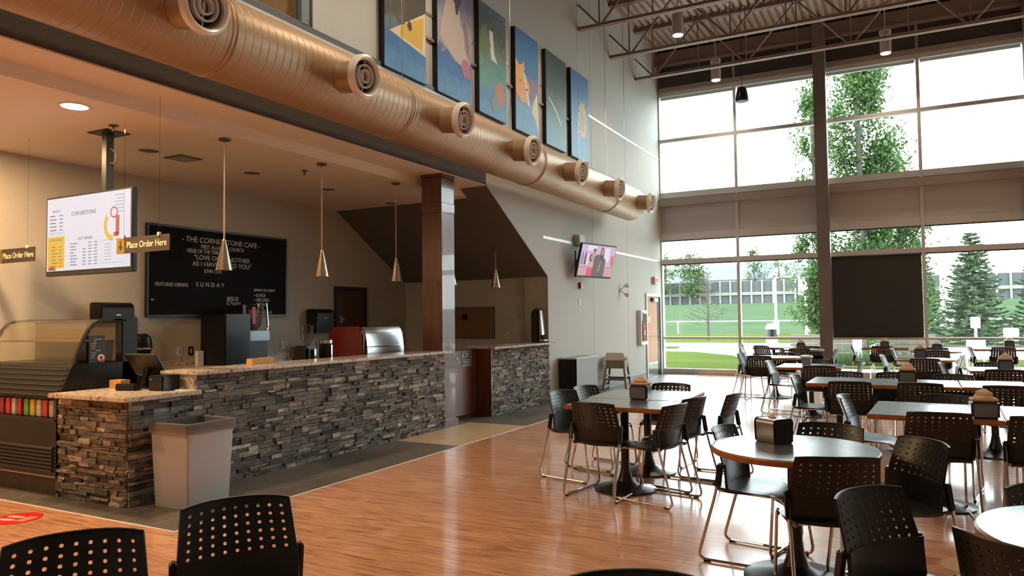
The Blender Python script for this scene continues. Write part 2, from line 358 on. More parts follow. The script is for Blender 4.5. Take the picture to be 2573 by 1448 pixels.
# roof deck: ribs run away from us
mb = MB(); prof = []; y = Y0
while y < WY:
    prof += [(y, 8.50), (y+0.09, 8.50), (y+0.105, 8.56), (y+0.15, 8.56)]; y += 0.165
prof = [p for p in prof if p[0] <= WY] + [(WY+0.2, 8.50), (WY+0.2, 8.66), (Y0-0.05, 8.66), (Y0-0.05, 8.50)]
mb.prism(prof, 'x', X0, WX+0.1); struct(mb.build('ceiling', deck_m))
sbox('baseboard_left', (13.45, 17.55, WY-0.015, WY, 0, 0.12), mat('grey_baseboard', (0.22, 0.25, 0.28), 0.4))
sbox('baseboard_left', (12.0, 13.45, WY-0.012, WY, 0, 0.12), MATS['grey_baseboard'])
strip = mat('reveal_strip_metal', (0.62, 0.60, 0.58), 0.38, 0.75)
sbox('trim_3', (9.0, WX, WY-0.008, WY, 5.625, 5.665), strip)
sbox('trim_3', (6.9, 9.0, WY-0.008, WY, 5.625, 5.665), bar_and_reflection_brown)  # same metal strip; its darker reflection is put in as brown colour
sbox('trim_4', (11.76, WX, WY-0.008, WY, 2.905, 2.955), strip)
for xj in (14.15, 16.3): sbox('trim_5', (xj, xj+0.008, WY-0.002, WY, 0.12, 8.5), mat('joint_line', (0.30, 0.30, 0.28), 0.7) if 'joint_line' not in MATS else MATS['joint_line'])
# ledge along the foot of the upper wall and the interior window above it
sbox('trim_6', (X0, 9.1, WY-0.05, WY, 4.555, 4.585), alu)
sbox('trim_6', (X0, 9.1, WY-0.045, WY, 4.585, 4.655), alu_dark)
w = struct(MB().box(5.80, 5.90, WY-0.03, WY+0.1, 4.66, 6.6).box(X0, 5.90, WY-0.03, WY+0.1, 4.60, 4.67).build('window_9', mat('blue_grey_frame', (0.17, 0.21, 0.24), 0.35)))
MB().box(5.90, 5.935, WY-0.02, WY+0.08, 4.66, 6.6).box(5.95, 5.97, WY-0.03, WY+0.02, 4.66, 6.6).build('frame_edge', alu_dark, w)
MB().box(X0, 5.80, WY+0.03, WY+0.04, 4.67, 6.6).build('pane', glass, w)
MB().box(X0, 5.97, WY+0.06, WY+0.10, 4.60, 6.6).build('wood_blind', woodmat('amber_wood_panel', (0.20, 0.085, 0.02), (0.27, 0.12, 0.03), 0.5), w)

# ------------------------------------------------------------------ window wall
YE = [5.58, 3.60, 1.57, -0.47, -2.49, -4.5, -6.5, -9.0]
ZR = [(0.0, 0.14), (0.905, 0.96), (2.86, 2.985), (3.48, 3.66), (4.60, 4.75), (6.08, 6.17), (7.31, 7.40)]
GZ = [(0.14, 0.905), (0.96, 2.86), (2.985, 3.48), (4.75, 6.08), (6.17, 7.31)]
for i in range(7):
    y1, y0 = YE[i], YE[i+1]; mb = MB()
    for z0, z1 in ZR: mb.box(WX, WX+0.14, y0, y1, z0, z1)
    w_ = 0.035
    mb.box(WX-0.01, WX+0.15, y1-w_, y1, 0, 7.40); mb.box(WX-0.01, WX+0.15, y0, y0+w_, 0, 7.40)
    wn = struct(mb.build('window_%d' % (i+1), alu))
    for z0, z1 in GZ: MB().box(WX+0.06, WX+0.068, y0+w_, y1-w_, z0, z1).build('pane', glass, wn)
    MB().box(WX+0.02, WX+0.06, y0+w_, y1-w_, 3.66, 4.60).build('spandrel', spandrel, wn)
    MB().box(WX+0.0, WX+0.05, y0+w_, y1-w_, 2.835, 2.862).box(WX, WX+0.05, y0+w_, y1-w_, 3.455, 3.482).build('shade_pocket', black, wn)
    MB().box(WX-0.01, WX+0.06, y0+0.02, y1-0.02, 7.53, 8.08).build('upper_panel', darkglass, wn)
    MB().box(WX-0.03, WX+0.06, y1-0.03, y1+0.03, 7.53, 8.08).build('upper_mullion', trimbrown, wn)
    MB().box(WX+0.1, WX+0.14, y0+0.05, y1-0.05, 7.24, 7.31).build('light_bar', white_trim, wn)
sbox('trim_7', (WX-0.05, WX+0.08, Y0, WY, 7.40, 7.53), trimbrown)
sbox('trim_8', (WX-0.16, WX+0.0, Y0, WY, 4.37, 4.55), trimbrown)
sbox('trim_9', (WX-0.20, WX+0.02, Y0, WY, 8.08, 8.42), beam_m)
sbox('trim_10', (WX-0.26, WX-0.2, Y0, WY, 8.06, 8.10), joist_m)
for yc in (1.565, -2.60, -6.6): sbox('trim_11', (18.5, 18.84, yc-0.135, yc+0.135, 0, 8.42), postm, 0.01)
sbox('trim_13', (WX, WX+0.12, Y0, WY, 8.40, 8.68), blackm)
# dark roller shade drawn down over one pane
rs = thing('roller_shade', 'dark see-through roller shade drawn down over one window pane', 'window shade', (WX-0.01, 0.55, 2.86))
MB().box(-0.004, 0.004, -0.965, 0.965, -1.88, -0.0).build('fabric', shade_m, rs)
MB().cyl((0.0, -0.97, -0.02), (0.0, 0.97, -0.02), 0.028, 12).build('roller', black, rs, True)
MB().box(-0.01, 0.01, -0.965, 0.965, -1.90, -1.87).build('hem_bar', black, rs)

# ------------------------------------------------------------------ roof joists
def joist(X, label):
    t = thing('roof_joist', label, 'joist', (X, 0, 0), 0, 'open web roof joists')
    mb = MB()
    for dx in (-0.055, 0.015): mb.box(dx, dx+0.04, Y0, WY, 7.235, 7.275); mb.box(dx, dx+0.04, Y0, WY, 7.262, 7.30)
    mb.build('bottom_chord', chord_m, t)
    MB().box(-0.07, -0.01, Y0, WY, 8.40, 8.48).box(0.01, 0.07, Y0, WY, 8.40, 8.48).build('top_chord', joist_m, t)
    def bar(y0, z0, y1, z1, r=0.02): MB().cyl((0, y0, z0), (0, y1, z1), r, 8).build('web_bar', joist_m, t, True)
    bar(5.13, 7.28, WY-0.0, 7.78, 0.018)
    yb = 5.13
    while yb > -8.5:
        bar(yb, 7.28, yb, 8.42, 0.017); bar(yb-0.04, 7.28, yb-1.06, 8.42, 0.024); bar(yb-2.12, 7.28, yb-1.11, 8.42, 0.024); bar(yb-1.085, 8.42, yb-1.085, 7.28, 0.015); yb -= 2.17
    return t
for X, lb in ((11.76, 'brown open web roof joist nearest us, only its end showing at the top edge'), (13.555, 'brown open web roof joist running in front of the largest hanging cylinder lamp'),
              (15.385, 'brown open web roof joist, the middle one, crossing above the window speaker'), (17.135, 'brown open web roof joist closest to the tall window wall')):
    joist(X, lb)
for X in (14.5, 16.3):      # bridging angles under the deck
    pass
for i, (X, Y, lb) in enumerate(((14.7, 3.87, 'white cylinder lamp hanging nearest us below the roof deck'), (18.0, 3.83, 'white cylinder lamp hanging over the left window bay'),
                                (18.0, 0.15, 'white cylinder lamp hanging right of the brown window column'))):
    t = thing('cylinder_pendant', lb, 'lamp', (X, Y, 7.22), 0, 'cylinder lamps hanging from the roof')
    MB().lathe([(0.105, 0.0), (0.115, 0.01), (0.115, 0.43), (0.10, 0.44)], n=28).build('lamp_body', cylwhite, t, True)
    MB().lathe([(0.120, 0.445), (0.120, 0.50)], n=28).build('cap', cylwhite, t, True)
    MB().cyl((0, 0, 0.50), (0, 0, 1.28), 0.014, 8).build('stem', cylwhite, t, True)
    MB().cyl((0, 0, -0.012), (0, 0, 0.005), 0.10, 28).build('bulb', lampglow2, t)
    lamp('lamp_light', 'SPOT', (0, 0, -0.03), 150, WARMW, size=0.1, spot=2.2, parent=t)
# the same lamps go on over the rest of the hall, out of the picture
for X in (1.5, 4.8, 8.1, 11.4):
    for Y in (3.87, 0.15, -3.6, -7.0):
        lamp('hall_lamp', 'SPOT', (X, Y, 7.2), {1.5: 130, 4.8: 330, 8.1: 260, 11.4: 170}[X] * (1.0 if Y > 3 else 0.35), WARMW, size=0.12, spot=2.3)
for X, Y in ((14.7, 0.15), (14.7, -3.6), (18.0, -3.6)): lamp('hall_lamp', 'SPOT', (X, Y, 7.2), 150, WARMW, size=0.12, spot=2.2)
t = thing('pendant_speaker', 'black teardrop speaker hanging in front of the upper window', 'speaker', (16.0, 2.87, 6.04))
MB().lathe([(0.02, 0.30), (0.07, 0.295), (0.10, 0.25), (0.145, 0.03), (0.135, 0.0)], n=24).build('housing', black, t, True)
MB().cyl((0, 0, -0.005), (0, 0, 0.002), 0.125, 24).build('grille', blackm, t)
MB().cyl((0, 0, 0.29), (0, 0, 2.46), 0.006, 6).build('cable', black, t)
t = thing('ceiling_sensor', 'small white sensor on the roof deck between two joists', 'sensor', (16.4, 3.2, 8.36))
MB().lathe([(0.03, 0.0), (0.05, 0.03), (0.05, 0.09), (0.06, 0.10), (0.06, 0.14)], n=16).build('housing', whiteobj, t, True)

# ------------------------------------------------------------------ spiral duct
DY, DZ, DR = 5.05, 3.893, 0.346
d = thing('air_duct', 'long tan spiral air duct hung along the wall above the cafe', 'duct', (0, DY, DZ))
MB().loft([[(x, r*math.cos(a)*DR, r*math.sin(a)*DR) for a in [2*PI*i/64 for i in range(64)]] for x, r in ((-3.9, 1), (15.02, 1), (15.06, 0.97), (15.10, 0.90))]).build('tube', duct_m, d, True)
for x in (4.15, 6.62, 10.05, 13.4):
    mb = MB()
    for dx in (0, 0.045): mb.loft([[(x+dx+e, math.cos(a)*r, math.sin(a)*r) for a in [2*PI*i/64 for i in range(64)]] for e, r in ((0, DR), (0.004, DR+0.007), (0.012, DR+0.007), (0.016, DR))], False)
    mb.build('joint_band', ductplain, d, True)
for x in (3.1, 6.9, 9.6, 12.2, 15.0-0.3, 13.6):
    MB().cyl((x, 0, DR), (x, 0, 4.58), 0.004, 6).cyl((x, 0, DR-0.01), (x, 0, DR+0.05), 0.018, 8).build('hanger', steel, d)
def diffuser(x, lb):
    t = thing('duct_diffuser', lb, 'air diffuser', (x, DY-0.60, DZ-0.075), 0, 'round diffusers along the duct')
    ax = Vector((0, -1, -0.13)).normalized()
    MB().loft([MB().ring(ax*h, ax, r, 40) for h, r in ((-0.30, 0.150), (-0.02, 0.150), (0.0, 0.165))], False).build('collar', ductplain, t, True)
    def band(r0, r1, h0, h1, nm, m, nn=40):
        R_ = MB(); R_.loft([R_.ring(ax*h0, ax, r0, nn), R_.ring(ax*h1, ax, (r0+r1)/2, nn), R_.ring(ax*h0, ax, r1, nn), R_.ring(ax*(h0-0.05), ax, r1, nn), R_.ring(ax*(h0-0.05), ax, r0, nn)], False, True)
        R_.build(nm, m, t, True)
    band(0.205, 0.158, 0.0, 0.024, 'rim', ringm)
    band(0.112, 0.100, 0.0, 0.008, 'ring', ringm); band(0.064, 0.052, 0.0, 0.008, 'ring', ringm)
    MB().loft([MB().ring(ax*-0.10, ax, 0.149, 40), MB().ring(ax*-0.095, ax, 0.149, 40)]).build('throat', grille_dark, t)
    MB().loft([MB().ring(ax*-0.06, ax, 0.050, 24), MB().ring(ax*-0.045, ax, 0.04, 24)]).build('centre_disc', ductplain, t)
    u = ax.cross(Vector((1, 0, 0)))
    MB().cyl(ax*-0.03+u*0.155, ax*-0.03-u*0.155, 0.004, 6).build('spoke', ringm, t)
for x, lb in ((3.68, 'largest round duct diffuser, nearest us at the top left'), (5.50, 'round duct diffuser, second from the left, left of the first banner'),
              (7.30, 'round duct diffuser third from the left, under the blue banner with the bird'), (9.13, 'round duct diffuser in the middle of the row of seven'),
              (10.90, 'round duct diffuser third from the far end'), (12.70, 'small round duct diffuser second from the far end'), (14.60, 'last round duct diffuser at the capped duct end')):
    diffuser(x, lb)

# ------------------------------------------------------------------ painted banners on the wall
def vgrad(name, stops, nscale=6, amt=0.35, dist=0.5):       # painted canvas: colour bands with brushy noise
    m = mat(name, (0.2, 0.3, 0.5), 0.5); t = N(m, 'ShaderNodeTexCoord'); sp = N(m, 'ShaderNodeSeparateXYZ'); L(m, t.outputs['Object'], sp.inputs[0])
    n = N(m, 'ShaderNodeTexNoise'); n.inputs['Scale'].default_value = nscale; n.inputs['Detail'].default_value = 8; n.inputs['Distortion'].default_value = dist; L(m, t.outputs['Object'], n.inputs['Vector'])
    a = N(m, 'ShaderNodeMath', operation='MULTIPLY_ADD'); L(m, n.outputs['Fac'], a.inputs[0]); a.inputs[1].default_value = amt; a.inputs[2].default_value = -amt/2
    b = N(m, 'ShaderNodeMath', operation='MULTIPLY_ADD'); L(m, sp.outputs['Z'], b.inputs[0]); b.inputs[1].default_value = 1/1.7; L(m, a.outputs[0], b.inputs[2])
    L(m, ramp(m, b.outputs[0], stops), BS(m).inputs['Base Color']); return m
cb = (0.03, 0.13, 0.34); lb_ = (0.09, 0.24, 0.42)
def flat(name, c): return mat(name, c, 0.55)
BN = [(7.16, 8.05, 'tall painted banner with a yellow sail shape, nearest the upper window', [(0, lb_), (0.22, cb), (0.34, (0.10, 0.16, 0.16)), (0.42, (0.075, 0.06, 0.04)), (0.8, (0.06, 0.05, 0.035)), (1, (0.09, 0.08, 0.07))]),
      (8.33, 9.22, 'tall painted banner with a brown headed pale figure over blue water', [(0, lb_), (0.25, cb), (0.37, (0.05, 0.10, 0.25)), (0.42, (0.30, 0.24, 0.26)), (0.6, (0.28, 0.27, 0.32)), (0.8, (0.12, 0.12, 0.22)), (1, (0.16, 0.14, 0.25))]),
      (9.46, 10.31, 'tall painted banner with a white waterfall among green trees', [(0, lb_), (0.18, (0.06, 0.18, 0.35)), (0.30, (0.09, 0.25, 0.20)), (0.5, (0.07, 0.20, 0.17)), (0.6, (0.10, 0.12, 0.035)), (0.75, (0.035, 0.05, 0.03)), (1, (0.10, 0.13, 0.17))]),
      (10.64, 11.50, 'tall painted banner with an orange animal head under blue sky', [(0, lb_), (0.26, (0.12, 0.30, 0.48)), (0.34, (0.15, 0.16, 0.22)), (0.48, (0.20, 0.13, 0.20)), (0.6, (0.03, 0.14, 0.30)), (1, (0.03, 0.14, 0.32))]),
      (11.82, 12.70, 'dark green painted banner between the orange animal and sunflower banners', [(0, (0.10, 0.24, 0.32)), (0.22, (0.10, 0.22, 0.24)), (0.45, (0.07, 0.13, 0.12)), (0.6, (0.03, 0.045, 0.04)), (1, (0.025, 0.035, 0.032))]),
      (12.95, 13.84, 'blue painted banner with a tall sunflower, last in the row', [(0, (0.10, 0.28, 0.46)), (0.5, (0.05, 0.20, 0.42)), (1, (0.025, 0.13, 0.36))])]
def figure(parent, nm, m, poly):    # paint layer standing a hair proud of the canvas; poly in metres from lower left
    MB().prism(poly, 'y', -0.0815, -0.080).build(nm, m, parent)
def blob(cx, cy, rx, ry, n=18, j=0.0, seed=1):
    rr = random.Random(seed); return [(cx+rx*math.cos(2*PI*i/n)*(1+j*rr.uniform(-1, 1)), cy+ry*math.sin(2*PI*i/n)*(1+j*rr.uniform(-1, 1))) for i in range(n)]
bs = []
for i, (xa, xb, lb, st) in enumerate(BN):
    t = thing('painted_banner', lb, 'painting', (xa, WY, 4.615), 0, 'row of painted banners on the left wall'); bs.append(t); wd_ = xb-xa
    MB().box(0, wd_, -0.08, -0.001, 0, 1.70).build('canvas', vgrad('banner_paint_%d' % i, st, (7, 10, 8, 5, 8, 4)[i]), t)
    MB().box(-0.012, 0.0, -0.078, 0, 0, 1.70).box(0, wd_, -0.078, 0, -0.012, 0).build('frame_edge', black, t)
    if i: MB().box(-0.30, -0.012, -0.035, -0.012, 0.66, 0.70).build('link_bar', bar_and_reflection_brown, t)
cream = flat('paint_cream', (0.62, 0.52, 0.34)); yel = flat('paint_yellow', (0.60, 0.38, 0.05)); brn = flat('paint_brown', (0.06, 0.035, 0.03)); orng = flat('paint_orange', (0.62, 0.30, 0.09))
whit = flat('paint_white', (0.55, 0.58, 0.58)); pnk = flat('paint_pink', (0.36, 0.12, 0.19)); coral = flat('paint_coral', (0.42, 0.15, 0.09)); grn = flat('paint_green', (0.09, 0.14, 0.03)); cream2 = flat('paint_pale_skin', (0.40, 0.33, 0.29))
b = bs[0]; figure(b, 'painted_sail', cream, [(0.10, 0.47), (0.88, 0.36), (0.88, 0.95)]); MB().prism([(0.30, 0.48), (0.80, 0.42), (0.84, 0.88), (0.36, 0.62)], 'y', -0.083, -0.0816).build('painted_sail_centre', yel, b)
MB().prism(blob(0.52, 0.66, 0.05, 0.06, 10, .2), 'y', -0.0845, -0.083).build('painted_spot', brn, b); figure(b, 'painted_pole', timber, [(0.38, 0.62), (0.41, 0.64), (0.41, 1.7), (0.38, 1.7)]); figure(b, 'painted_edge_line', timber, [(0.10, 0.47), (0.12, 0.48), (0.12, 1.7), (0.10, 1.7)])
b = bs[1]; figure(b, 'painted_body', cream2, [(0.14, 0.72), (0.05, 0.80), (0.12, 1.05), (0.22, 1.36), (0.38, 1.48), (0.55, 1.40), (0.60, 1.10), (0.78, 0.92), (0.85, 0.60), (0.70, 0.50), (0.42, 0.55)])
MB().prism([(0.28, 1.46), (0.38, 1.57), (0.54, 1.58), (0.62, 1.44), (0.56, 1.36), (0.52, 1.22), (0.47, 1.24), (0.45, 1.38)], 'y', -0.083, -0.0816).build('painted_head', brn, b)
MB().prism([(0.68, 1.15), (0.74, 1.22), (0.84, 0.85), (0.80, 0.66), (0.72, 0.8)], 'y', -0.083, -0.0816).build('painted_arm', flat('paint_mauve', (0.20, 0.13, 0.14)), b); MB().prism(blob(0.74, 0.50, 0.12, 0.15, 16, .3, 3), 'y', -0.083, -0.0816).build('painted_flower', pnk, b)
b = bs[2]; figure(b, 'painted_waterfall', whit, [(0.30, 1.33), (0.42, 1.33), (0.46, 1.0), (0.56, 0.86), (0.36, 0.88), (0.32, 1.1)]); figure(b, 'painted_coral', coral, blob(0.64, 0.40, 0.15, 0.20, 18, .15, 4)); MB().prism(blob(0.48, 0.22, 0.14, 0.15, 14, .2, 5), 'y', -0.083, -0.0816).build('painted_rock', flat('paint_grey', (0.18, 0.2, 0.19)), b)
figure(b, 'painted_trees', grn, blob(0.17, 1.10, 0.15, 0.24, 16, .25, 6))
b = bs[3]; figure(b, 'painted_head', orng, [(0.0, 1.18), (0.12, 1.10), (0.22, 1.12), (0.30, 1.20), (0.33, 1.08), (0.30, 1.02), (0.50, 0.84), (0.52, 0.72), (0.46, 0.66), (0.40, 0.52), (0.22, 0.48), (0.0, 0.62)])
MB().prism([(0.28, 1.02), (0.34, 0.98), (0.48, 0.60), (0.52, 0.44), (0.42, 0.50)], 'y', -0.083, -0.0816).build('painted_streak', whit, b); figure(b, 'painted_robe', cream, [(0.66, 0.60), (0.80, 0.78), (0.84, 0.40), (0.84, 0.02), (0.72, 0.30), (0.58, 0.38)])
for q in ((0.16, 0.84), (0.40, 0.74)): MB().prism(blob(q[0], q[1], 0.035, 0.014, 8), 'y', -0.083, -0.0816).build('painted_eye', brn, b)
figure(bs[4], 'painted_branch', whit, [(0.10, 0.84), (0.12, 0.86), (0.46, 0.66), (0.66, 0.45), (0.63, 0.44), (0.44, 0.62)])
b = bs[5]; pe = []
for k in range(28):
    a = 2*PI*k/28; r_ = 1.0 if k % 2 else 0.74; pe.append((0.56+0.24*r_*math.cos(a), 0.78+0.44*r_*math.sin(a)))
figure(b, 'painted_petals', flat('paint_petal', (0.62, 0.42, 0.16)), pe); MB().prism(blob(0.56, 0.76, 0.11, 0.20, 16), 'y', -0.083, -0.0816).build('painted_seed_head', flat('paint_seed', (0.40, 0.36, 0.32)), b)

# ================================================================== CAFE COUNTER
def stones(P0, U, Nn, length, z0, z1, seed):      # courses of random ledge stones on a face; P0 corner, U along, Nn outward
    rr = random.Random(seed); mb = MB(); z = z0; U = Vector(U); Nn = Vector(Nn); P0 = Vector(P0)
    while z < z1-0.008:
        h = min(rr.choice((0.022, 0.028, 0.034, 0.040, 0.05)), z1-z)
        if z1-z-h < 0.012: h = z1-z
        s = -rr.uniform(0, 0.1)
        while s < length:
            l = rr.uniform(0.06, 0.26); a, b = max(s, 0), min(s+l, length)
            if b-a > 0.012:
                dd = rr.uniform(0.012, 0.042); base = len(mb.v); g = 0.0018
                for (u_, zz) in ((a+g, z+g), (b-g, z+g), (b-g, z+h-g), (a+g, z+h-g)):
                    mb.v.append(tuple(P0+U*u_+Vector((0, 0, zz))-Nn*0.01))
                for (u_, zz) in ((a+g, z+g), (b-g, z+g), (b-g, z+h-g), (a+g, z+h-g)):
                    j = 0.004
                    mb.v.append(tuple(P0+U*(u_+rr.uniform(-j, j)*.5)+Vector((0, 0, zz+rr.uniform(-j, j)*.6))+Nn*(dd+rr.uniform(-0.006, 0.006))))
                for q in ((4, 5, 6, 7), (0, 1, 5, 4), (1, 2, 6, 5), (2, 3, 7, 6), (3, 0, 4, 7)): mb.f.append(tuple(base+i for i in q))
            s += l
        z += h
    return mb
ct = thing('checkout_counter', 'low stone clad checkout counter with speckled granite top beside the display case', 'counter', (0, 0, 0))
MB().box(3.89, 4.50, 5.61, 6.52, 0.0, 0.862).build('core', blackm, ct)
m_ = stones((3.87+0.03, 6.53, 0), (0, -1, 0), (-1, 0, 0), 0.93, 0.0, 0.862, 3); m2 = stones((3.885, 5.615, 0), (1, 0, 0), (0, -1, 0), 0.615, 0.0, 0.862, 5)
b0 = len(m_.v); m_.v += m2.v; m_.f += [tuple(i+b0 for i in f) for f in m2.f]
m_.build('stone_cladding', stone, ct, recalc=False)
MB().box(3.77, 4.50, 5.47, 6.52, 0.862, 0.90).build('granite_top', granite, ct, bevel=0.006)
tc = thing('service_counter', 'long tall stone clad counter with granite top running to the wood column', 'counter', (0, 0, 0))
MB().box(4.52, 8.55, 5.62, 5.86, 0.0, 1.025).build('core', blackm, tc)
stones((4.50, 5.615, 0), (1, 0, 0), (0, -1, 0), 4.08, 0.0, 1.025, 11).build('stone_cladding', stone, tc, recalc=False)
MB().prism([(4.47, 5.49), (8.66, 5.49), (8.66, 5.612), (8.565, 5.612), (8.565, 6.0), (4.47, 6.0)], 'z', 1.028, 1.06).build('granite_top', granite, tc, bevel=0.006)
MB().box(4.50, 4.53, 5.58, 5.90, 0.90, 1.028).build('granite_end_panel', granite, tc)
fc = thing('far_counter', 'short stone clad counter beyond the half door, against the slanted wall opening', 'counter', (0, 0, 0))
MB().box(9.90, 11.92, 5.62, 5.92, 0.0, 1.03).build('core', blackm, fc)
stones((9.90, 5.615, 0), (1, 0, 0), (0, -1, 0), 2.09, 0.0, 1.03, 21).build('stone_cladding', stone, fc, recalc=False)
MB().box(9.86, 9.899, 5.58, 5.95, 0.0, 1.03).build('wood_end_panel', cherry, fc, bevel=0.004)
MB().prism([(9.78, 5.47), (12.03, 5.47), (12.03, 5.575), (11.945, 5.575), (11.945, 6.06), (9.78, 6.06)], 'z', 1.032, 1.062).build('granite_top', granite, fc, bevel=0.006)
# wood column
cl = thing('wood_column', 'square cherry wood clad column between the counter and the half door', 'column', (8.74, 5.785, 0))
MB().box(-0.165, 0.165, -0.165, 0.165, 0.0, 2.985).build('shaft', cherry, cl, bevel=0.004)
MB().box(-0.170, 0.170, -0.170, 0.170, 2.99, 3.125).build('band', cherry, cl, bevel=0.004)
MB().box(-0.165, 0.165, -0.165, 0.165, 3.13, 3.485).build('shaft_top', cherry, cl, bevel=0.004)
MB().box(-0.175, 0.175, -0.175, 0.175, 3.49, 3.543).build('capital', cherry, cl, bevel=0.004)
MB().box(-0.175, 0.20, -0.19, 0.19, 0.0, 0.10).build('plinth', cherry, cl, bevel=0.006)
MB().box(-0.172, 0.172, -0.172, 0.172, 0.82, 0.828).box(-0.172, 0.172, -0.172, 0.172, 0.94, 0.948).build('groove', cherry_dark, cl)
hd = thing('half_door', 'cherry wood half door with a small notice beside the wood column', 'door', (8.93, 5.84, 0))
MB().box(0.0, 0.925, 0, 0.045, 0.06, 1.005).build('door_leaf', cherry, hd, bevel=0.003)
MB().box(0.0, 0.925, -0.02, 0.06, 1.007, 1.022).build('top_cap', cherry, hd)
MB().lathe([(0.02, 0), (0.024, 0.01), (0.012, 0.02)], (0.32, -0.022, 0.90), 16, (0, -1, 0)).build('latch_knob', whiteobj, hd, True)
t = thing('door_notice', 'small grey notice with white lines on the half door', 'sign', (9.42, 5.836, 0.785))
MB().prism([(0, 0), (0.28, 0), (0.28, 0.225), (0.06, 0.225), (0, 0.18)], 'y', -0.004, 0).build('plate', mat('notice_pale', (0.35, 0.33, 0.34), 0.5), t)
MB().box(0.02, 0.26, -0.006, -0.004, 0.02, 0.09).box(0.02, 0.26, -0.006, -0.004, 0.10, 0.135).box(0.05, 0.26, -0.006, -0.004, 0.145, 0.21).build('dark_panel', mat('notice_dark', (0.05, 0.05, 0.07), 0.5), t)
MB().box(0.05, 0.24, -0.008, -0.006, 0.065, 0.075).box(0.05, 0.22, -0.008, -0.006, 0.04, 0.048).box(0.10, 0.20, -0.008, -0.006, 0.17, 0.185).build('printed_lines', letterw, t)

# ------------------------------------------------------------------ back counter, wall fittings
bc = thing('back_counter', 'granite topped back counter along the rear cafe wall', 'counter', (0, 0, 0))
MB().box(4.9, 11.98, 8.12, 8.71, 0.0, 0.86).build('cabinet_base', cherry_dark, bc)
MB().box(4.88, 11.98, 8.05, 8.72, 0.865, 0.90).build('granite_top', granite, bc)
MB().box(4.88, 11.98, 8.695, 8.725, 0.90, 1.0).build('backsplash', granite, bc)
wcnt = thing('work_counter', 'dark work counter behind the tall stone counter', 'counter', (0, 0, 0))
MB().box(6.4, 8.40, 6.14, 6.95, 0.0, 0.90).build('cabinet_base', black, wcnt)
MB().box(6.38, 8.42, 6.12, 6.97, 0.90, 0.93).build('worktop', granite, wcnt)
YB = BY-0.003
lbd = thing('letter_board', 'black felt letter board with white lettering on the back cafe wall', 'letter board', (6.30, YB, 1.60))
MB().box(0.0, 2.42, -0.03, 0, 0.0, 1.18).build('felt', boardblk, lbd)
MB().box(-0.03, 0, -0.045, 0, -0.03, 1.21).box(2.42, 2.45, -0.045, 0, -0.03, 1.21).box(0, 2.42, -0.045, 0, 1.18, 1.21).box(0, 2.42, -0.045, 0, -0.03, 0).build('frame', frameblk, lbd)
RX = (PI/2, 0, 0)
for s, x, z, h, sx, al in (("- THE CORNERSTONE CAFE -", 1.20, 1.045, 0.085, 1.0, 'CENTER'), ("FIRST ALLIANCE CHURCH", 1.20, 0.955, 0.062, 0.85, 'CENTER'), ("VERSE OF THE TIME:-", 0.58, 0.885, 0.062, 0.8, 'LEFT'),
                           ("\"LOVE ONE ANOTHER", 1.20, 0.80, 0.075, 1.05, 'CENTER'), ("AS I HAVE LOVED YOU\"", 1.20, 0.71, 0.075, 1.05, 'CENTER'), ("JOHN 13:34", 1.02, 0.615, 0.058, 0.8, 'CENTER'),
                           ("FEATURED DRINKS:", 0.10, 0.405, 0.055, 0.85, 'LEFT'), ("SERVING YOU TODAY", 1.78, 0.37, 0.045, 0.75, 'LEFT'), ("JESUS", 1.27, 0.225, 0.072, 1.0, 'LEFT'), ("LOVES", 1.27, 0.145, 0.072, 1.0, 'LEFT'),
                           ("\u2022 KHOI", 1.78, 0.29, 0.058, 1.0, 'LEFT'), ("\u2022 MELISSA", 1.78, 0.22, 0.058, 1.0, 'LEFT'), ("\u2022 SARA", 1.78, 0.15, 0.058, 1.0, 'LEFT'), ("ETEL", 1.84, 0.09, 0.058, 1.0, 'LEFT'), ("REBEKKA", 1.84, 0.03, 0.058, 1.0, 'LEFT')):
    text('lettering', s, h*1.25, letterw, lbd, (x, -0.032, z), RX, 0.001, al, 0.0006, sx)
text('lettering', "SUNDAY", 0.085, letterw, lbd, (0.98, -0.032, 0.42), RX, 0.001, 'CENTER', 0.001, 1.0, 1.7)
t = thing('magnet', 'small white tab at the lower left edge of the letter board', 'tab', (6.335, YB-0.034, 1.80)); MB().box(0, 0.045, -0.006, 0.0, -0.008, 0.008).build('tab', letterw, t)
def towel_disp(x, z, lb, w=0.40, h=0.40, d_=0.24):
    t = thing('towel_dispenser', lb, 'towel dispenser', (x, YB, z), 0, 'black towel dispensers on the back wall')
    p = [(0, 0), (0, h)]+[(-d_+0.09+(-0.09)*math.sin(a), h-0.09+0.09*math.cos(a)) for a in [PI/2*i/6 for i in range(7)]]+[(-d_+0.03, 0.0)]
    MB().prism(p, 'x', 0, w).build('cover', black, t, bevel=0.012)
    MB().box(w*0.5-0.03, w*0.5+0.03, -d_-0.002, -d_+0.01, h-0.16, h-0.15).build('badge', steel, t)
    return t
towel_disp(5.53, 1.33, 'black paper towel dispenser on the wall above the display case', 0.44, 0.42)
towel_disp(9.22, 1.29, 'black paper towel dispenser on the wall beside the dark back door', 0.42, 0.40)
bd = thing('back_door', 'dark brown door with dark frame in the rear cafe wall', 'door', (9.90, BY, 0))
MB().box(0.06, 0.80, -0.02, 0, 0.01, 2.03).build('door_leaf', darkdoor, bd)
MB().box(0.0, 0.06, -0.035, 0, 0, 2.09).box(0.80, 0.86, -0.035, 0, 0, 2.09).box(0.06, 0.80, -0.035, 0, 2.03, 2.09).build('door_frame', frameblk, bd)
MB().box(0.10, 0.22, -0.06, -0.02, 1.50, 1.52).box(0.12, 0.2, -0.03, -0.02, 1.45, 1.56).build('handle', steel, bd)
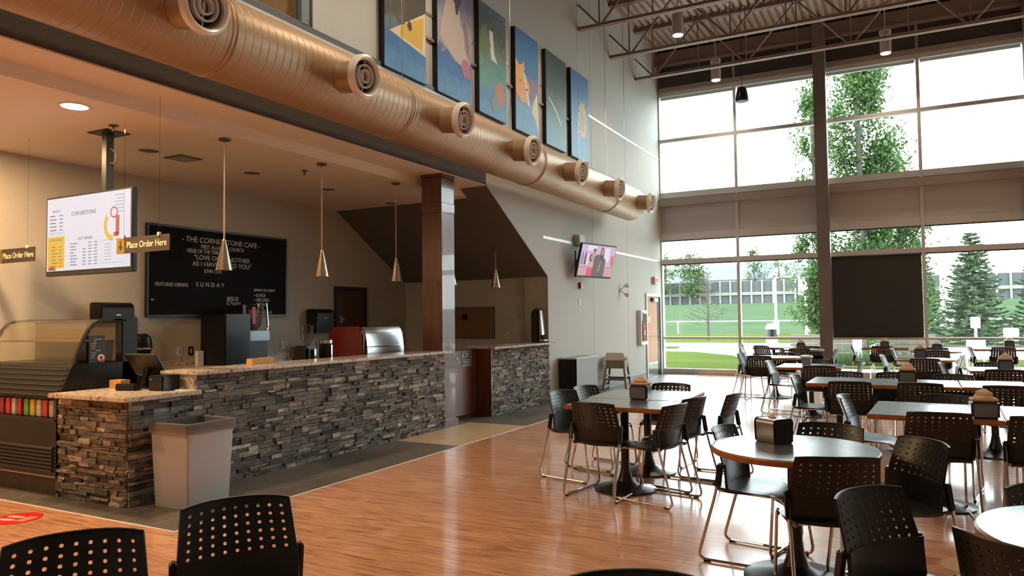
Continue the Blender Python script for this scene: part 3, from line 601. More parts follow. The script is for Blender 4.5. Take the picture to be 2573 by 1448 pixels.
def outlet(x, y, z, lb, nx=0, dark=False):
    t = thing('wall_outlet', lb, 'outlet', (x, y, z), 0, 'wall outlets')
    m = black if dark else whiteobj
    if nx: MB().box(-0.008, 0, -0.037, 0.037, -0.058, 0.058).build('cover_plate', m, t); MB().box(-0.011, -0.008, -0.016, 0.016, -0.034, 0.034).build('socket', mat('outlet_grey', (0.35, 0.34, 0.33), 0.5) if 'outlet_grey' not in MATS else MATS['outlet_grey'], t)
    else: MB().box(-0.037, 0.037, -0.008, 0, -0.058, 0.058).build('cover_plate', m, t); MB().box(-0.016, 0.016, -0.011, -0.008, -0.034, 0.034).build('socket', mat('outlet_grey', (0.35, 0.34, 0.33), 0.5) if 'outlet_grey' not in MATS else MATS['outlet_grey'], t)
outlet(6.80, YB, 1.10, 'white outlet under the left half of the letter board'); outlet(6.98, YB, 1.10, 'dark outlet just right of a white one under the letter board', dark=True)
outlet(8.30, YB, 1.12, 'white outlet right of the iced drink machine'); outlet(8.69, YB, 1.12, 'white outlet left of the coffee grinder')
outlet(11.99, 6.43, 1.18, 'white outlet on the dark end wall above the far counter', 1)
t = thing('wall_board', 'brown cork board with pale edge on the end wall behind the wood column', 'board', (11.995, 7.15, 1.13))
MB().box(-0.02, 0, -0.43, 0.62, 0.02, 0.57).build('cork', corkm, t); MB().box(-0.03, 0, -0.45, -0.43, 0, 0.59).box(-0.03, 0, -0.43, 0.62, 0, 0.02).box(-0.03, 0, -0.43, 0.62, 0.57, 0.59).build('frame', timber, t)
t = thing('wall_keypad', 'small black keypad fixed on the brown cork board', 'keypad', (11.97, 7.34, 1.53)); MB().box(-0.03, 0, -0.05, 0.05, -0.05, 0.05).build('housing', black, t, bevel=0.006)

# ------------------------------------------------------------------ machines
br_ = thing('iced_drink_machine', 'tall black drink dispenser with a clear hopper on the back counter', 'drink dispenser', (7.05, 8.12, 0.90))
MB().box(0.0, 0.44, 0.0, 0.5, 0.0, 0.70).box(0.36, 0.80, 0.05, 0.45, 0.0, 0.33).box(0.38, 0.46, 0.1, 0.45, 0.3, 0.83).build('body', black, br_, bevel=0.01)
MB().lathe([(0.10, 0.45), (0.165, 0.55), (0.175, 0.82)], (0.62, 0.22, 0), 28).build('hopper', glass3, br_, True)
MB().lathe([(0.178, 0.82), (0.178, 0.845), (0.05, 0.86)], (0.62, 0.22, 0), 28).build('hopper_lid', glass3, br_, True)
MB().lathe([(0.09, 0.47), (0.13, 0.60), (0.135, 0.76)], (0.62, 0.22, 0), 20).build('drink', mat('pink_drink', (0.45, 0.22, 0.20), 0.4), br_, True)
MB().box(0.50, 0.56, 0.035, 0.05, 0.56, 0.80).build('red_label', redobj, br_)
MB().box(0.44, 0.82, 0.02, 0.10, 0.32, 0.46).build('front_panel', mat('grey_panel', (0.22, 0.25, 0.28), 0.3, 0.4), br_, bevel=0.01)
MB().tube(fillet([(0.80, 0.08, 0.86), (0.815, 0.06, 0.50), (0.74, 0.04, 0.44)], 0.05), 0.014, 10).build('chrome_handle', chrome, br_, True)
t = thing('paper_cup_sleeve', 'white paper pack behind the drink dispenser on the back counter', 'paper', (6.98, 8.55, 0.90)); MB().box(-0.05, 0.05, -0.03, 0.03, 0, 0.20).build('pack', whiteobj, t, bevel=0.004)
cg = thing('coffee_grinder', 'black coffee grinder with a clear bean hopper behind the tall counter', 'coffee grinder', (6.86, 6.50, 0.93))
MB().box(-0.10, 0.12, -0.12, 0.14, 0.0, 0.26).build('body', black, cg, bevel=0.03)
MB().lathe([(0.03, 0.26), (0.05, 0.30), (0.075, 0.36), (0.078, 0.50)], (0.03, 0, 0), 24).build('bean_hopper', glass3, cg, True)
MB().lathe([(0.08, 0.50), (0.08, 0.51), (0.02, 0.52)], (0.03, 0, 0), 24).build('hopper_lid', glass3, cg, True)
MB().box(-0.02, 0.02, -0.16, -0.12, 0.02, 0.22).build('chrome_spout', chrome, cg, bevel=0.008)
MB().tube(fillet([(-0.08, 0.1, 0.22), (-0.16, 0.08, 0.26), (-0.2, 0.05, 0.12), (-0.12, 0, 0.02)], 0.06), 0.006, 8).build('power_cord', black, cg, True)
t = thing('thermal_carafe', 'black cylindrical canister with steel cap beside the red espresso machine', 'canister', (7.20, 6.48, 0.93))
MB().lathe([(0.085, 0), (0.085, 0.28)], n=28).build('body', black, t, True); MB().lathe([(0.088, 0.28), (0.088, 0.32), (0.05, 0.33)], n=28).build('cap', steel, t, True)
MB().box(-0.012, 0.012, -0.098, -0.084, 0.02, 0.26).build('steel_strip', steel, t)
em = thing('espresso_machine', 'red and polished steel espresso machine behind the tall counter', 'espresso machine', (7.74, 6.28, 0.93))
p = [(0.0, 0.05), (0.0, 0.40)]+[(0.04+0.06-0.06*math.cos(a), 0.42+0.06*math.sin(a)) for a in [PI/2*i/5 for i in range(6)]]+[(0.5, 0.48), (0.60, 0.40), (0.60, 0.05)]
MB().prism(p, 'x', -0.06, -0.0).build('side_panel', redpaint, em, bevel=0.012); MB().prism(p, 'x', 0.80, 0.84).build('side_panel', redpaint, em, bevel=0.012)
MB().prism([(a*1.0+0.005, b_-0.004) for a, b_ in p], 'x', 0.0, 0.80).build('housing', black, em)
MB().prism([(0.01, 0.10), (-0.030, 0.10), (-0.032, 0.16), (-0.028, 0.205), (0.01, 0.205)], 'x', 0.0, 0.80).prism([(0.02, 0.215), (-0.026, 0.215), (-0.018, 0.29), (-0.002, 0.37), (0.018, 0.43), (0.05, 0.475), (0.07, 0.47)], 'x', 0.0, 0.80).build('back_panel', mirror, em, True, angle=50)
MB().cyl((0.0, -0.02, 0.208), (0.80, -0.02, 0.208), 0.01, 12).cyl((-0.02, -0.02, 0.075), (0.82, -0.02, 0.075), 0.013, 12).build('rail', chrome, em, True)
for x in (0.08, 0.74): MB().cyl((x, 0.08, 0), (x, 0.08, 0.06), 0.025, 14).cyl((x, 0.5, 0), (x, 0.5, 0.06), 0.025, 14).build('foot', chrome, em, True)
t = thing('milk_pitcher', 'small dark steel jug right of the espresso machine', 'jug', (8.30+0.38, 7.2, 0.93))
t.location = (9.15, 8.35, 0.90); MB().lathe([(0.09, 0), (0.09, 0.20), (0.075, 0.27)], n=24).build('body', steel, t, True); MB().tube(fillet([(0.085, 0, 0.22), (0.15, 0, 0.22), (0.15, 0, 0.06), (0.088, 0, 0.06)], 0.04), 0.009, 8).build('handle', black, t, True)
t = thing('kettle', 'pale handled dark kettle at the end of the back counter', 'kettle', (10.30, 8.30, 0.90)); MB().lathe([(0.10, 0), (0.09, 0.2), (0.06, 0.26)], n=24).build('body', black, t, True); MB().tube(fillet([(0.07, -0.05, 0.24), (0.16, -0.05, 0.25), (0.15, -0.05, 0.04), (0.09, -0.05, 0.04)], 0.04), 0.012, 8).build('handle', hcpale, t, True)
t = thing('counter_box', 'small tan wooden box on the tall stone counter', 'box', (5.52, 5.84, 1.06), -0.1)
MB().box(-0.14, 0.0, -0.05, 0.05, 0, 0.058).build('left_box', mat('honey_wood', (0.60, 0.32, 0.10), 0.5), t, bevel=0.003); MB().box(0.002, 0.14, -0.045, 0.055, 0, 0.062).build('right_box', MATS['honey_wood'], t, bevel=0.003)
hw = thing('coffee_urn', 'tall black dispenser with steel front on the far stone counter', 'dispenser', (11.86, 5.74, 1.062))
MB().prism([(-0.06, 0), (0.10, 0), (0.10, 0.52), (0.05, 0.60), (-0.06, 0.60)], 'x', -0.10, 0.07).build('body', black, hw, bevel=0.02)
MB().prism([(-0.115, 0.14), (-0.10, 0.13), (-0.062, 0.14), (-0.062, 0.57), (-0.085, 0.57)], 'x', -0.085, 0.055).build('steel_front', steel, hw, bevel=0.008)
MB().box(-0.09, 0.06, -0.16, -0.06, 0.03, 0.05).build('drip_tray', steel, hw)

# ------------------------------------------------------------------ things on the checkout counter
pm = thing('cash_register_monitor', 'black touch screen till seen from behind on the checkout counter', 'till', (4.42, 6.15, 0.90), 0.0)
MB().box(-0.10, 0.10, -0.10, 0.10, 0, 0.015).build('base', black, pm, bevel=0.005)
MB().prism([(-0.02, 0.012), (0.03, 0.012), (0.06, 0.17), (0.02, 0.19)], 'y', -0.035, 0.035).build('stand', black, pm, bevel=0.004)
MB().box(-0.012, 0.012, -0.19, 0.19, -0.12, 0.12).build('screen', black, pm, bevel=0.006, loc=(0.02, 0.0, 0.215), rot=(0.0, -0.62, 0.12))
rp = thing('receipt_printer', 'black receipt printer cube on the checkout counter', 'printer', (4.36, 5.79, 0.90), 0.12)
MB().box(-0.10, 0.10, -0.085, 0.085, 0, 0.135).build('housing', black, rp, bevel=0.01); MB().box(-0.104, -0.10, 0.04, 0.06, 0.10, 0.105).build('indicator', letterw, rp)
cr = thing('card_reader', 'black card reader lying in front of the till', 'card reader', (4.22, 6.08, 0.90), 0.3)
MB().prism([(-0.05, 0), (0.05, 0), (0.05, 0.03), (-0.02, 0.065), (-0.05, 0.055)], 'y', -0.10, 0.10).build('housing', black, cr, bevel=0.008)
MB().tube(fillet([(0, -0.10, 0.02), (0.02, -0.2, 0.01), (0.06, -0.26, 0.012), (0.1, -0.22, 0.01)], 0.05), 0.005, 8).build('cable', black, cr, True)
t = thing('counter_box', 'tan wooden box behind the card reader on the checkout counter', 'box', (4.34, 6.38, 0.90), 0.1); MB().box(-0.05, 0.05, -0.075, 0.075, 0, 0.075).build('box', MATS['honey_wood'], t, bevel=0.003)
t = thing('coin_dish', 'pale paper slips by the receipt printer on the checkout counter', 'paper', (4.40, 5.62, 0.90)); MB().box(-0.03, 0.03, -0.05, 0.05, 0, 0.006).build('slips', whiteobj, t)

# ------------------------------------------------------------------ refrigerated display case
YA, YBc = 6.555, 7.98
dc = thing('display_case', 'black refrigerated display case with curved glass front', 'display case', (0, 0, 0))
MB().box(3.88, 4.66, YA, YBc, 0.0, 0.155).build('kick_base', cherry_dark, dc)
MB().box(3.862, 3.88, YA, YBc, 0.155, 0.165).build('base_trim', mat('pink_trim', (0.30, 0.2, 0.17), 0.4), dc)
MB().box(3.87, 4.66, YA, YBc, 0.165, 0.64).build('lower_body', black, dc)
mb = MB()
for k in range(7): mb.prism([(3.868, 0.20+k*0.032), (3.852, 0.205+k*0.032), (3.852, 0.212+k*0.032), (3.868, 0.226+k*0.032)], 'y', YA+0.04, YBc-0.03)
mb.build('louver_panel', blackm, dc)
MB().box(3.87, 3.93, YA, YBc, 0.64, 0.66).box(4.10, 4.66, YA, YBc, 0.64, 0.90).box(3.87, 4.66, YA, YA+0.02, 0.64, 0.90).build('shelf_bay', blackm, dc)
MB().prism([(3.88, 0.845), (3.90, 0.83), (4.66, 0.83), (4.66, 1.13), (4.03, 1.13), (4.00, 1.115)], 'y', YA, YBc).build('air_curtain_deck', black, dc)
mb = MB()
for k in range(6):
    x = 3.885+k*0.021; z = 0.86+k*0.044; mb.box(x-0.014, x+0.006, YA+0.03, YBc-0.02, z, z+0.010)
mb.build('deck_slats', mat('slat_grey', (0.045, 0.045, 0.048), 0.3), dc)
gp = [(4.02, 1.135), (4.035, 1.20), (4.065, 1.28), (4.105, 1.37), (4.15, 1.45), (4.20, 1.505), (4.26, 1.532), (4.36, 1.537), (4.50, 1.538)]
MB().prism(gp+[(a, b_-0.006) for a, b_ in gp[::-1]], 'y', YA+0.02, YBc-0.02).build('curved_glass', glass2, dc)
for yy, nm in ((YA, 'end_frame'), (YBc-0.03, 'end_frame')):
    mb = MB(); gq = [(4.02, 1.12)]+gp
    for a, b_ in zip(gq[:-1], gq[1:]): mb.prism([a, b_, (b_[0]+0.022, b_[1]-0.022), (a[0]+0.022, a[1]-0.012)], 'y', yy, yy+0.03)
    mb.build(nm, black if yy == YA else mat('brown_end_frame', (0.06, 0.04, 0.025), 0.4), dc)
MB().prism([(4.04, 1.13), (4.48, 1.13), (4.48, 1.50), (4.26, 1.505), (4.16, 1.44)], 'y', YA+0.012, YA+0.016).build('side_glass', glass3, dc)
MB().box(4.48, 4.64, YA, YBc, 0.90, 1.54).build('rear_housing', black, dc, bevel=0.008)
MB().box(4.40, 4.48, YA, YBc, 1.515, 1.54).build('top_rail', black, dc)
MB().box(4.10, 4.46, YA+0.10, YBc-0.05, 1.325, 1.335).build('glass_shelf', mat('shelf_tan', (0.14, 0.10, 0.055), 0.5), dc)
MB().box(4.465, 4.478, YA+0.08, YBc-0.03, 1.14, 1.50).build('rear_sliding_door', mat('case_rear_door', (0.30, 0.24, 0.13), 0.4), dc)
MB().box(4.455, 4.465, YA+0.5, YA+0.53, 1.14, 1.5).build('door_pull', blackm, dc)
rr = random.Random(5); cols = [(0.45, 0.02, 0.03), (0.5, 0.05, 0.04), (0.10, 0.35, 0.08), (0.55, 0.42, 0.03), (0.4, 0.36, 0.33), (0.3, 0.02, 0.05), (0.5, 0.45, 0.4), (0.06, 0.2, 0.06)]
cm = [mat('packet_colour_%d' % k, c, 0.4) for k, c in enumerate(cols)]; nm_ = ['red', 'scarlet', 'green', 'yellow', 'beige', 'maroon', 'cream', 'dark green']
order = [0, 4, 1, 6, 3, 2, 0, 6, 1, 5, 4, 7, 3, 0]; pos = ['first', 'second', 'third', 'fourth', 'fifth', 'sixth', 'seventh', 'eighth', 'ninth', 'tenth', 'eleventh', 'twelfth', 'thirteenth', 'fourteenth']
for k, ci in enumerate(order):
    t = thing('drink_carton', '%s drink packet, %s from the stone counter on the snack shelf' % (nm_[ci], pos[k]), 'drink packet', (3.98, YA+0.075+k*0.098, 0.661), rr.uniform(-.1, .1), 'drink packets on the snack shelf')
    MB().box(-0.055, 0.04, -0.036, 0.036, 0, 0.155).build('packet', cm[ci], t, bevel=0.008); MB().cyl((-0.01, 0, 0.155), (-0.01, 0, 0.166), 0.018, 10).build('cap', cm[(ci+4) % 8], t)
mc = thing('menu_card', 'black menu card with white lines and a ring cake picture on the case side', 'menu card', (4.15, YA-0.006, 1.135))
MB().box(0.0, 0.15, -0.004, 0.0, 0, 0.25).build('card', mat('menu_black', (0.025, 0.022, 0.022), 0.4), mc)
mb = MB(); 
for k, (a, b_) in enumerate(((0.05, 0.12), (0.04, 0.07), (0.02, 0.07), (0.02, 0.06), (0.02, 0.06), (0.06, 0.11), (0.02, 0.07), (0.02, 0.06), (0.02, 0.05))): mb.box(a, b_, -0.006, -0.004, 0.215-k*0.021, 0.219-k*0.021)
mb.build('printed_lines', letterw, mc)
R_ = MB(); R_.loft([R_.ring((0.115, h, 0.045), (0, 1, 0), r, 20) for r, h in ((0.034, -0.004), (0.034, -0.007), (0.013, -0.007), (0.013, -0.004))], False, True); R_.build('ring_cake_picture', mat('ring_cake', (0.62, 0.42, 0.36), 0.5), mc)
MB().prism(blob(0.125, 0.018, 0.025, 0.012, 10), 'y', -0.008, -0.0045).build('berry_picture', redobj, mc)
t = thing('coffee_canister', 'round black canister with chrome bands right of the display case', 'canister', (5.92, 8.28, 0.90)); MB().lathe([(0.06, 0), (0.10, 0.22), (0.12, 0.30), (0.10, 0.42), (0.05, 0.46)], n=24).build('body', black, t, True)
R_ = MB(); R_.loft([R_.ring((0, 0, h), (0, 0, 1), r, 24) for r, h in ((0.112, 0.27), (0.121, 0.28), (0.121, 0.29), (0.112, 0.30))], False, True); R_.build('chrome_band', chrome, t, True)

# ------------------------------------------------------------------ hanging screens and signs
scr = mat('menu_screen_white', (0.02, 0.02, 0.02), 0.3, emit=(0.76, 0.74, 0.82), es=0.95)
scy = mat('menu_screen_yellow', (0.02, 0.02, 0.02), 0.3, emit=(0.90, 0.52, 0.03), es=0.85)
scd = mat('menu_screen_text', (0.02, 0.02, 0.02), 0.5, emit=(0.22, 0.24, 0.32), es=0.7)
scb = mat('menu_screen_blue', (0.02, 0.02, 0.02), 0.5, emit=(0.30, 0.50, 0.60), es=0.8)
scrd = mat('menu_screen_red', (0.02, 0.02, 0.02), 0.5, emit=(0.55, 0.10, 0.08), es=0.8)
tv = thing('menu_screen', 'large white menu screen hanging from a black ceiling pole', 'screen', (4.41, 7.0, 2.38))
MB().box(-0.0, 0.05, -0.685, 0.685, -0.405, 0.395).build('bezel', frameblk, tv, bevel=0.006)
MB().box(-0.006, 0.001, -0.655, 0.655, -0.355, 0.375).build('display', scr, tv)
MB().box(0.05, 0.10, -0.45, 0.45, -0.28, 0.25).build('back_shell', black, tv, bevel=0.02)
MB().box(0.16, 0.24, -0.035, 0.035, -0.2, 1.025).box(0.08, 0.17, -0.12, 0.12, -0.15, 0.12).build('mount_pole', blackm, tv)
MB().box(0.08, 0.34, -0.15, 0.15, 1.018, 1.028).build('ceiling_plate', blackm, tv)
MB().tube(fillet([(0.20, -0.03, 0.72), (0.2, -0.10, 0.70), (0.2, -0.14, 0.80), (0.2, -0.05, 0.86)], 0.03), 0.008, 8).build('cable_loop', alu_dark, tv, True)
MB().box(-0.009, -0.007, 0.36, 0.635, -0.33, -0.01).build('yellow_panel', scy, tv)
RM = (PI/2, 0, -PI/2)   # lettering that faces -X
def st(s, y, z, h, m=scd, sx=1.0, al='CENTER'): text('lettering', s, h, m, tv, (-0.011, y, z), RM, 0.0005, al, 0.0, sx)
st('CORNERSTONE', 0.05, 0.20, 0.055); st('SNACKS', 0.50, 0.245, 0.035); st('HOT DRINKS', 0.02, -0.05, 0.04); st('COLD DRINKS', 0.50, -0.045, 0.032)
mb = MB(); rr = random.Random(3)
for k in range(5):
    z = 0.195-k*0.036; mb.box(-0.011, -0.009, 0.60-rr.uniform(0.07, 0.13), 0.60, z, z+0.010).box(-0.011, -0.009, 0.39, 0.44, z, z+0.009)
for k in range(7):
    z = -0.12-k*0.032; mb.box(-0.012, -0.010, 0.57-rr.uniform(0.06, 0.11), 0.57, z, z+0.009).box(-0.012, -0.010, 0.40, 0.45, z, z+0.008)
for k in range(8):
    z = -0.10-k*0.030; mb.box(-0.011, -0.009, 0.26-rr.uniform(0.05, 0.13), 0.26, z, z+0.008)
    for c_ in (0.06, -0.03, -0.12):
        if k > 1 or c_ < 0.05: mb.box(-0.011, -0.009, c_-0.05, c_, z, z+0.008)
mb.build('menu_lines', scd, tv)
mb = MB()
for k in range(6): mb.box(-0.011, -0.009, -0.56, -0.56+rr.uniform(0.09, 0.15), 0.33-k*0.032, 0.338-k*0.032)
mb.box(-0.011, -0.009, 0.36, 0.62, 0.012, 0.016).box(-0.011, -0.009, 0.36, 0.62, 0.03, 0.034).box(-0.011, -0.009, -0.56, -0.24, -0.09, -0.086).box(-0.011, -0.009, -0.56, -0.24, -0.31, -0.306)
for k in range(6): mb.box(-0.011, -0.009, -0.38, -0.28, -0.13-k*0.03, -0.124-k*0.03)
mb.build('menu_rules', scb, tv)
R_ = MB(); R_.loft([R_.ring((h, -0.42, 0.17), (1, 0, 0), r, 20) for r, h in ((0.055, -0.009), (0.055, -0.011), (0.042, -0.011), (0.042, -0.009))], False, True); R_.build('cup_picture_rim', scrd, tv)
pts = [(-0.31+0.0, 0.13)]+[(-0.40+0.13*math.cos(a), 0.05+0.15*math.sin(a)) for a in [0.9-i*0.28 for i in range(10)]]+[(-0.40+0.09*math.cos(a), 0.05+0.10*math.sin(a)) for a in [0.9-i*0.28 for i in range(9, -1, -1)]]
MB().prism([(y_, z_) for y_, z_ in pts], 'x', -0.0105, -0.009).build('cup_picture_swirl', scy, tv)
MB().box(-0.0115, -0.009, -0.50, -0.45, -0.05, 0.14).box(-0.0115, -0.009, -0.49, -0.42, -0.06, -0.02).build('cup_picture_stripe', scrd, tv)
MB().box(-0.0115, -0.009, 0.50, 0.62, -0.35, -0.325).box(-0.0115, -0.009, 0.53, 0.60, -0.335, -0.31).build('berries_picture', scrd, tv)
def order_sign(y0, y1, X, zc, lb, cab):
    t = thing('order_sign', lb, 'sign', (X, 0, 0), 0, 'hanging order signs')
    MB().box(-0.004, 0.004, y0, y1, 2.14, 2.288).build('panel', signbrown, t)
    MB().box(-0.006, 0.006, y1-0.115, y1, 2.14, 2.288).build('gold_square', signgold, t)
    yc = y1-0.058
    MB().box(-0.008, -0.006, yc-0.012, yc+0.012, 2.205, 2.26).prism([(yc-0.03, 2.21), (yc+0.03, 2.21), (yc, 2.17)], 'x', -0.008, -0.006).build('arrow', brn, t)
    text('lettering', 'Place Order Here', 0.083, signcream, t, (-0.006, (y0+y1-0.115)/2, 2.212), RM, 0.001, 'CENTER', 0.0006, 0.92)
    for cy, zt in cab: MB().cyl((0, cy, 2.285), (0, cy, zt), 0.0022, 6).build('cable', glass3, t); MB().box(-0.012, 0.012, cy-0.012, cy+0.012, 2.278, 2.31).cyl((0, cy, zt-0.012), (0, cy, zt), 0.012, 10).build('clip', whiteobj, t)
    return t
order_sign(5.733, 6.468, 4.36, 0, 'brown order here sign with gold arrow square overlapping the menu screen', ((5.875, ZF), (6.37, ZC)))
order_sign(7.815, 8.52, 4.376, 0, 'brown order here sign at the far left edge, left of the menu screen', ((7.95, ZC),))

# ------------------------------------------------------------------ lights and fittings in the cafe ceiling
def cone(X, Y, zt, lb, drop=1.06):
    t = thing('cone_pendant', lb, 'pendant lamp', (X, Y, 2.03), 0, 'ribbed cone pendants over the counter')
    prof = []
    for k in range(17):
        h = k*0.0175; r = 0.086-0.062*k/16.0; prof += [(r, h), (r, h+0.011), (r-0.006, h+0.013), (r-0.006, h+0.0165)]
    prof += [(0.018, 0.31), (0.012, 0.33)]
    MB().lathe(prof, n=32).build('shade', mat('ribbed_brass_steel', (0.52, 0.45, 0.36), 0.28, 0.9) if 'ribbed_brass_steel' not in MATS else MATS['ribbed_brass_steel'], t, True, angle=25)
    MB().cyl((0, 0, 0.32), (0, 0, zt-2.03-0.02), 0.008, 8).build('stem', mat('stem_pale', (0.42, 0.36, 0.30), 0.4) if 'stem_pale' not in MATS else MATS['stem_pale'], t, True)
    MB().lathe([(0.02, -0.03), (0.06, -0.02), (0.065, 0)], (0, 0, zt-2.03), 24).build('canopy', alu_dark, t, True)
cone(5.37, 6.21, ZC, 'ribbed cone pendant lamp in front of the black letter board'); cone(6.82, 6.20, ZC, 'ribbed cone pendant lamp just right of the letter board')
cone(8.32, 6.21, ZC, 'ribbed cone pendant lamp just left of the wood column'); cone(9.74, 6.21, 3.52, 'ribbed cone pendant lamp mostly hidden behind the wood column'); cone(11.17, 6.21, 2.70, 'ribbed cone pendant lamp under the dark slanted ceiling')
def pot(X, Y, lb, lit):
    t = thing('recessed_light', lb, 'ceiling light', (X, Y, ZC), 0, 'round recessed lights in the cafe ceiling')
    R_ = MB(); R_.loft([R_.ring((0, 0, h), (0, 0, 1), r, 32) for r, h in ((0.135, -0.001), (0.130, -0.010), (0.108, -0.008), (0.108, -0.001))], False, True); R_.build('trim_ring', ceil_paint, t, True)
    MB().cyl((0, 0, -0.006), (0, 0, -0.002), 0.107, 32).build('lens', lampglow if lit else mat('dark_lens', (0.12, 0.10, 0.08), 0.4) if 'dark_lens' not in MATS or lit else MATS['dark_lens'], t)
    if lit: lamp('pot_light', 'AREA', (0, 0, -0.02), 90, (1.0, 0.66, 0.36), size=0.2, parent=t)
pot(3.89, 6.38, 'bright recessed ceiling light left of the menu screen pole', True)
for X, lb in ((5.31, 'unlit round ceiling fitting just right of the menu screen pole'), (6.78, 'unlit round ceiling fitting between the first two cone pendants'), (8.20, 'unlit round ceiling fitting near the second cone pendant'), (9.73, 'unlit round ceiling fitting by the third cone pendant')): pot(X, 7.34, lb, False)
for X, Y, e_ in ((4.0, 7.85, 40), (2.4, 6.38, 35), (2.4, 7.7, 40), (0.6, 7.0, 60)): lamp('cafe_pot_light', 'AREA', (X, Y, ZC-0.03), e_, (1.0, 0.66, 0.36), size=0.2)
t = thing('air_grille', 'square grey air grille in the cafe ceiling', 'air grille', (5.76, 7.35, ZC)); MB().box(-0.15, 0.15, -0.15, 0.15, -0.012, -0.001).build('frame', alu_dark, t); MB().box(-0.11, 0.11, -0.11, 0.11, -0.018, -0.012).build('face', MATS['joint_line'], t)
def sprink(X, Y, lb):
    t = thing('sprinkler_head', lb, 'sprinkler', (X, Y, ZC), 0, 'sprinklers in the cafe ceiling'); MB().lathe([(0.012, -0.05), (0.012, -0.012), (0.045, -0.008), (0.045, -0.001)], n=16).build('escutcheon', alu_dark, t); MB().lathe([(0.022, -0.056), (0.022, -0.05)], n=12).build('deflector', alu_dark, t)
sprink(4.46, 6.69, 'ceiling sprinkler just above the menu screen pole plate'); sprink(7.03, 6.68, 'ceiling sprinkler left of the second cone pendant canopy')

# ------------------------------------------------------------------ grey bin, recycling cabinet, high chair
gb = thing('waste_bin', 'tall grey plastic bin with clear liner before the stone counter', 'waste bin', (4.235, 5.262, 0), 0.0)
def rrect(hx, hy, r, z, n=5):
    o = []
    for cx, cy, a in ((hx-r, hy-r, 0), (-hx+r, hy-r, PI/2), (-hx+r, -hy+r, PI), (hx-r, -hy+r, 1.5*PI)): o += [(cx+r*math.cos(a+PI/2*i/n), cy+r*math.sin(a+PI/2*i/n), z) for i in range(n+1)]
    return o
MB().loft([rrect(0.205, 0.20, 0.02, 0.0), rrect(0.207, 0.202, 0.02, 0.02), rrect(0.232, 0.227, 0.02, 0.635), rrect(0.242, 0.237, 0.025, 0.64), rrect(0.245, 0.240, 0.025, 0.675), rrect(0.236, 0.231, 0.02, 0.68), rrect(0.222, 0.217, 0.02, 0.675), rrect(0.195, 0.19, 0.02, 0.03)], True).build('bin_body', greyplastic, gb, True, angle=30)
MB().loft([rrect(0.246, 0.241, 0.025, 0.60), rrect(0.250, 0.244, 0.025, 0.64), rrect(0.248, 0.243, 0.025, 0.682), rrect(0.236, 0.231, 0.02, 0.687), rrect(0.217, 0.212, 0.02, 0.68), rrect(0.205, 0.20, 0.02, 0.5)], False).build('liner', bagm, gb, True)
rc = thing('recycling_cabinet', 'grey and black recycling cabinet against the wall', 'recycling cabinet', (12.34, 5.21, 0))
MB().box(0, 1.02, 0, 0.34, 0.0, 0.74).build('cabinet_body', greylam, rc); MB().box(-0.012, 0, 0, 0.34, 0.0, 0.74).build('black_end_panel', black, rc)
MB().box(-0.02, 1.03, -0.01, 0.35, 0.742, 0.768).build('top', mat('cabinet_top', (0.50, 0.50, 0.45), 0.4), rc); MB().box(0.10, 0.42, 0.08, 0.26, 0.766, 0.770).box(0.55, 0.9, 0.08, 0.26, 0.766, 0.770).build('opening', black, rc)
hc = thing('high_chair', 'brown plastic high chair with pale tray beside the recycling cabinet', 'high chair', (14.62, 5.27, 0), 0.15)
for sx_ in (-1, 1):
    for sy in (-1, 1): MB().loft([[(sx_*(0.27+a), sy*(0.24+b_), 0.0) for a, b_ in ((-.03, -.02), (.03, -.02), (.03, .02), (-.03, .02))], [(sx_*(0.17+a), sy*(0.17+b_), 0.60) for a, b_ in ((-.03, -.02), (.03, -.02), (.03, .02), (-.03, .02))]]).build('leg', hcwood, hc)
for sy in (-1, 1): MB().box(-0.28, 0.28, sy*0.24-0.018, sy*0.24+0.018, 0.03, 0.08).box(-0.23, 0.23, sy*0.21-0.014, sy*0.21+0.014, 0.26, 0.30).build('rail', hcwood, hc)
for sx_ in (-1, 1): MB().box(sx_*0.25-0.014, sx_*0.25+0.014, -0.22, 0.22, 0.20, 0.24).build('rail', hcwood, hc)
MB().loft([rrect(0.20, 0.19, 0.05, 0.44), rrect(0.21, 0.20, 0.05, 0.62), rrect(0.195, 0.185, 0.05, 0.62), rrect(0.185, 0.175, 0.05, 0.46)], True).build('seat', hcwood, hc, True)
MB().box(-0.235, -0.19, -0.19, 0.19, 0.60, 0.765).build('backrest', hcpale, hc, bevel=0.02)
MB().loft([rrect(0.20, 0.22, 0.07, 0.645), rrect(0.22, 0.24, 0.08, 0.655), rrect(0.22, 0.24, 0.08, 0.68), rrect(0.205, 0.225, 0.07, 0.67)], True).build('tray', hcpale, hc, True, loc=(0.10, 0, 0))

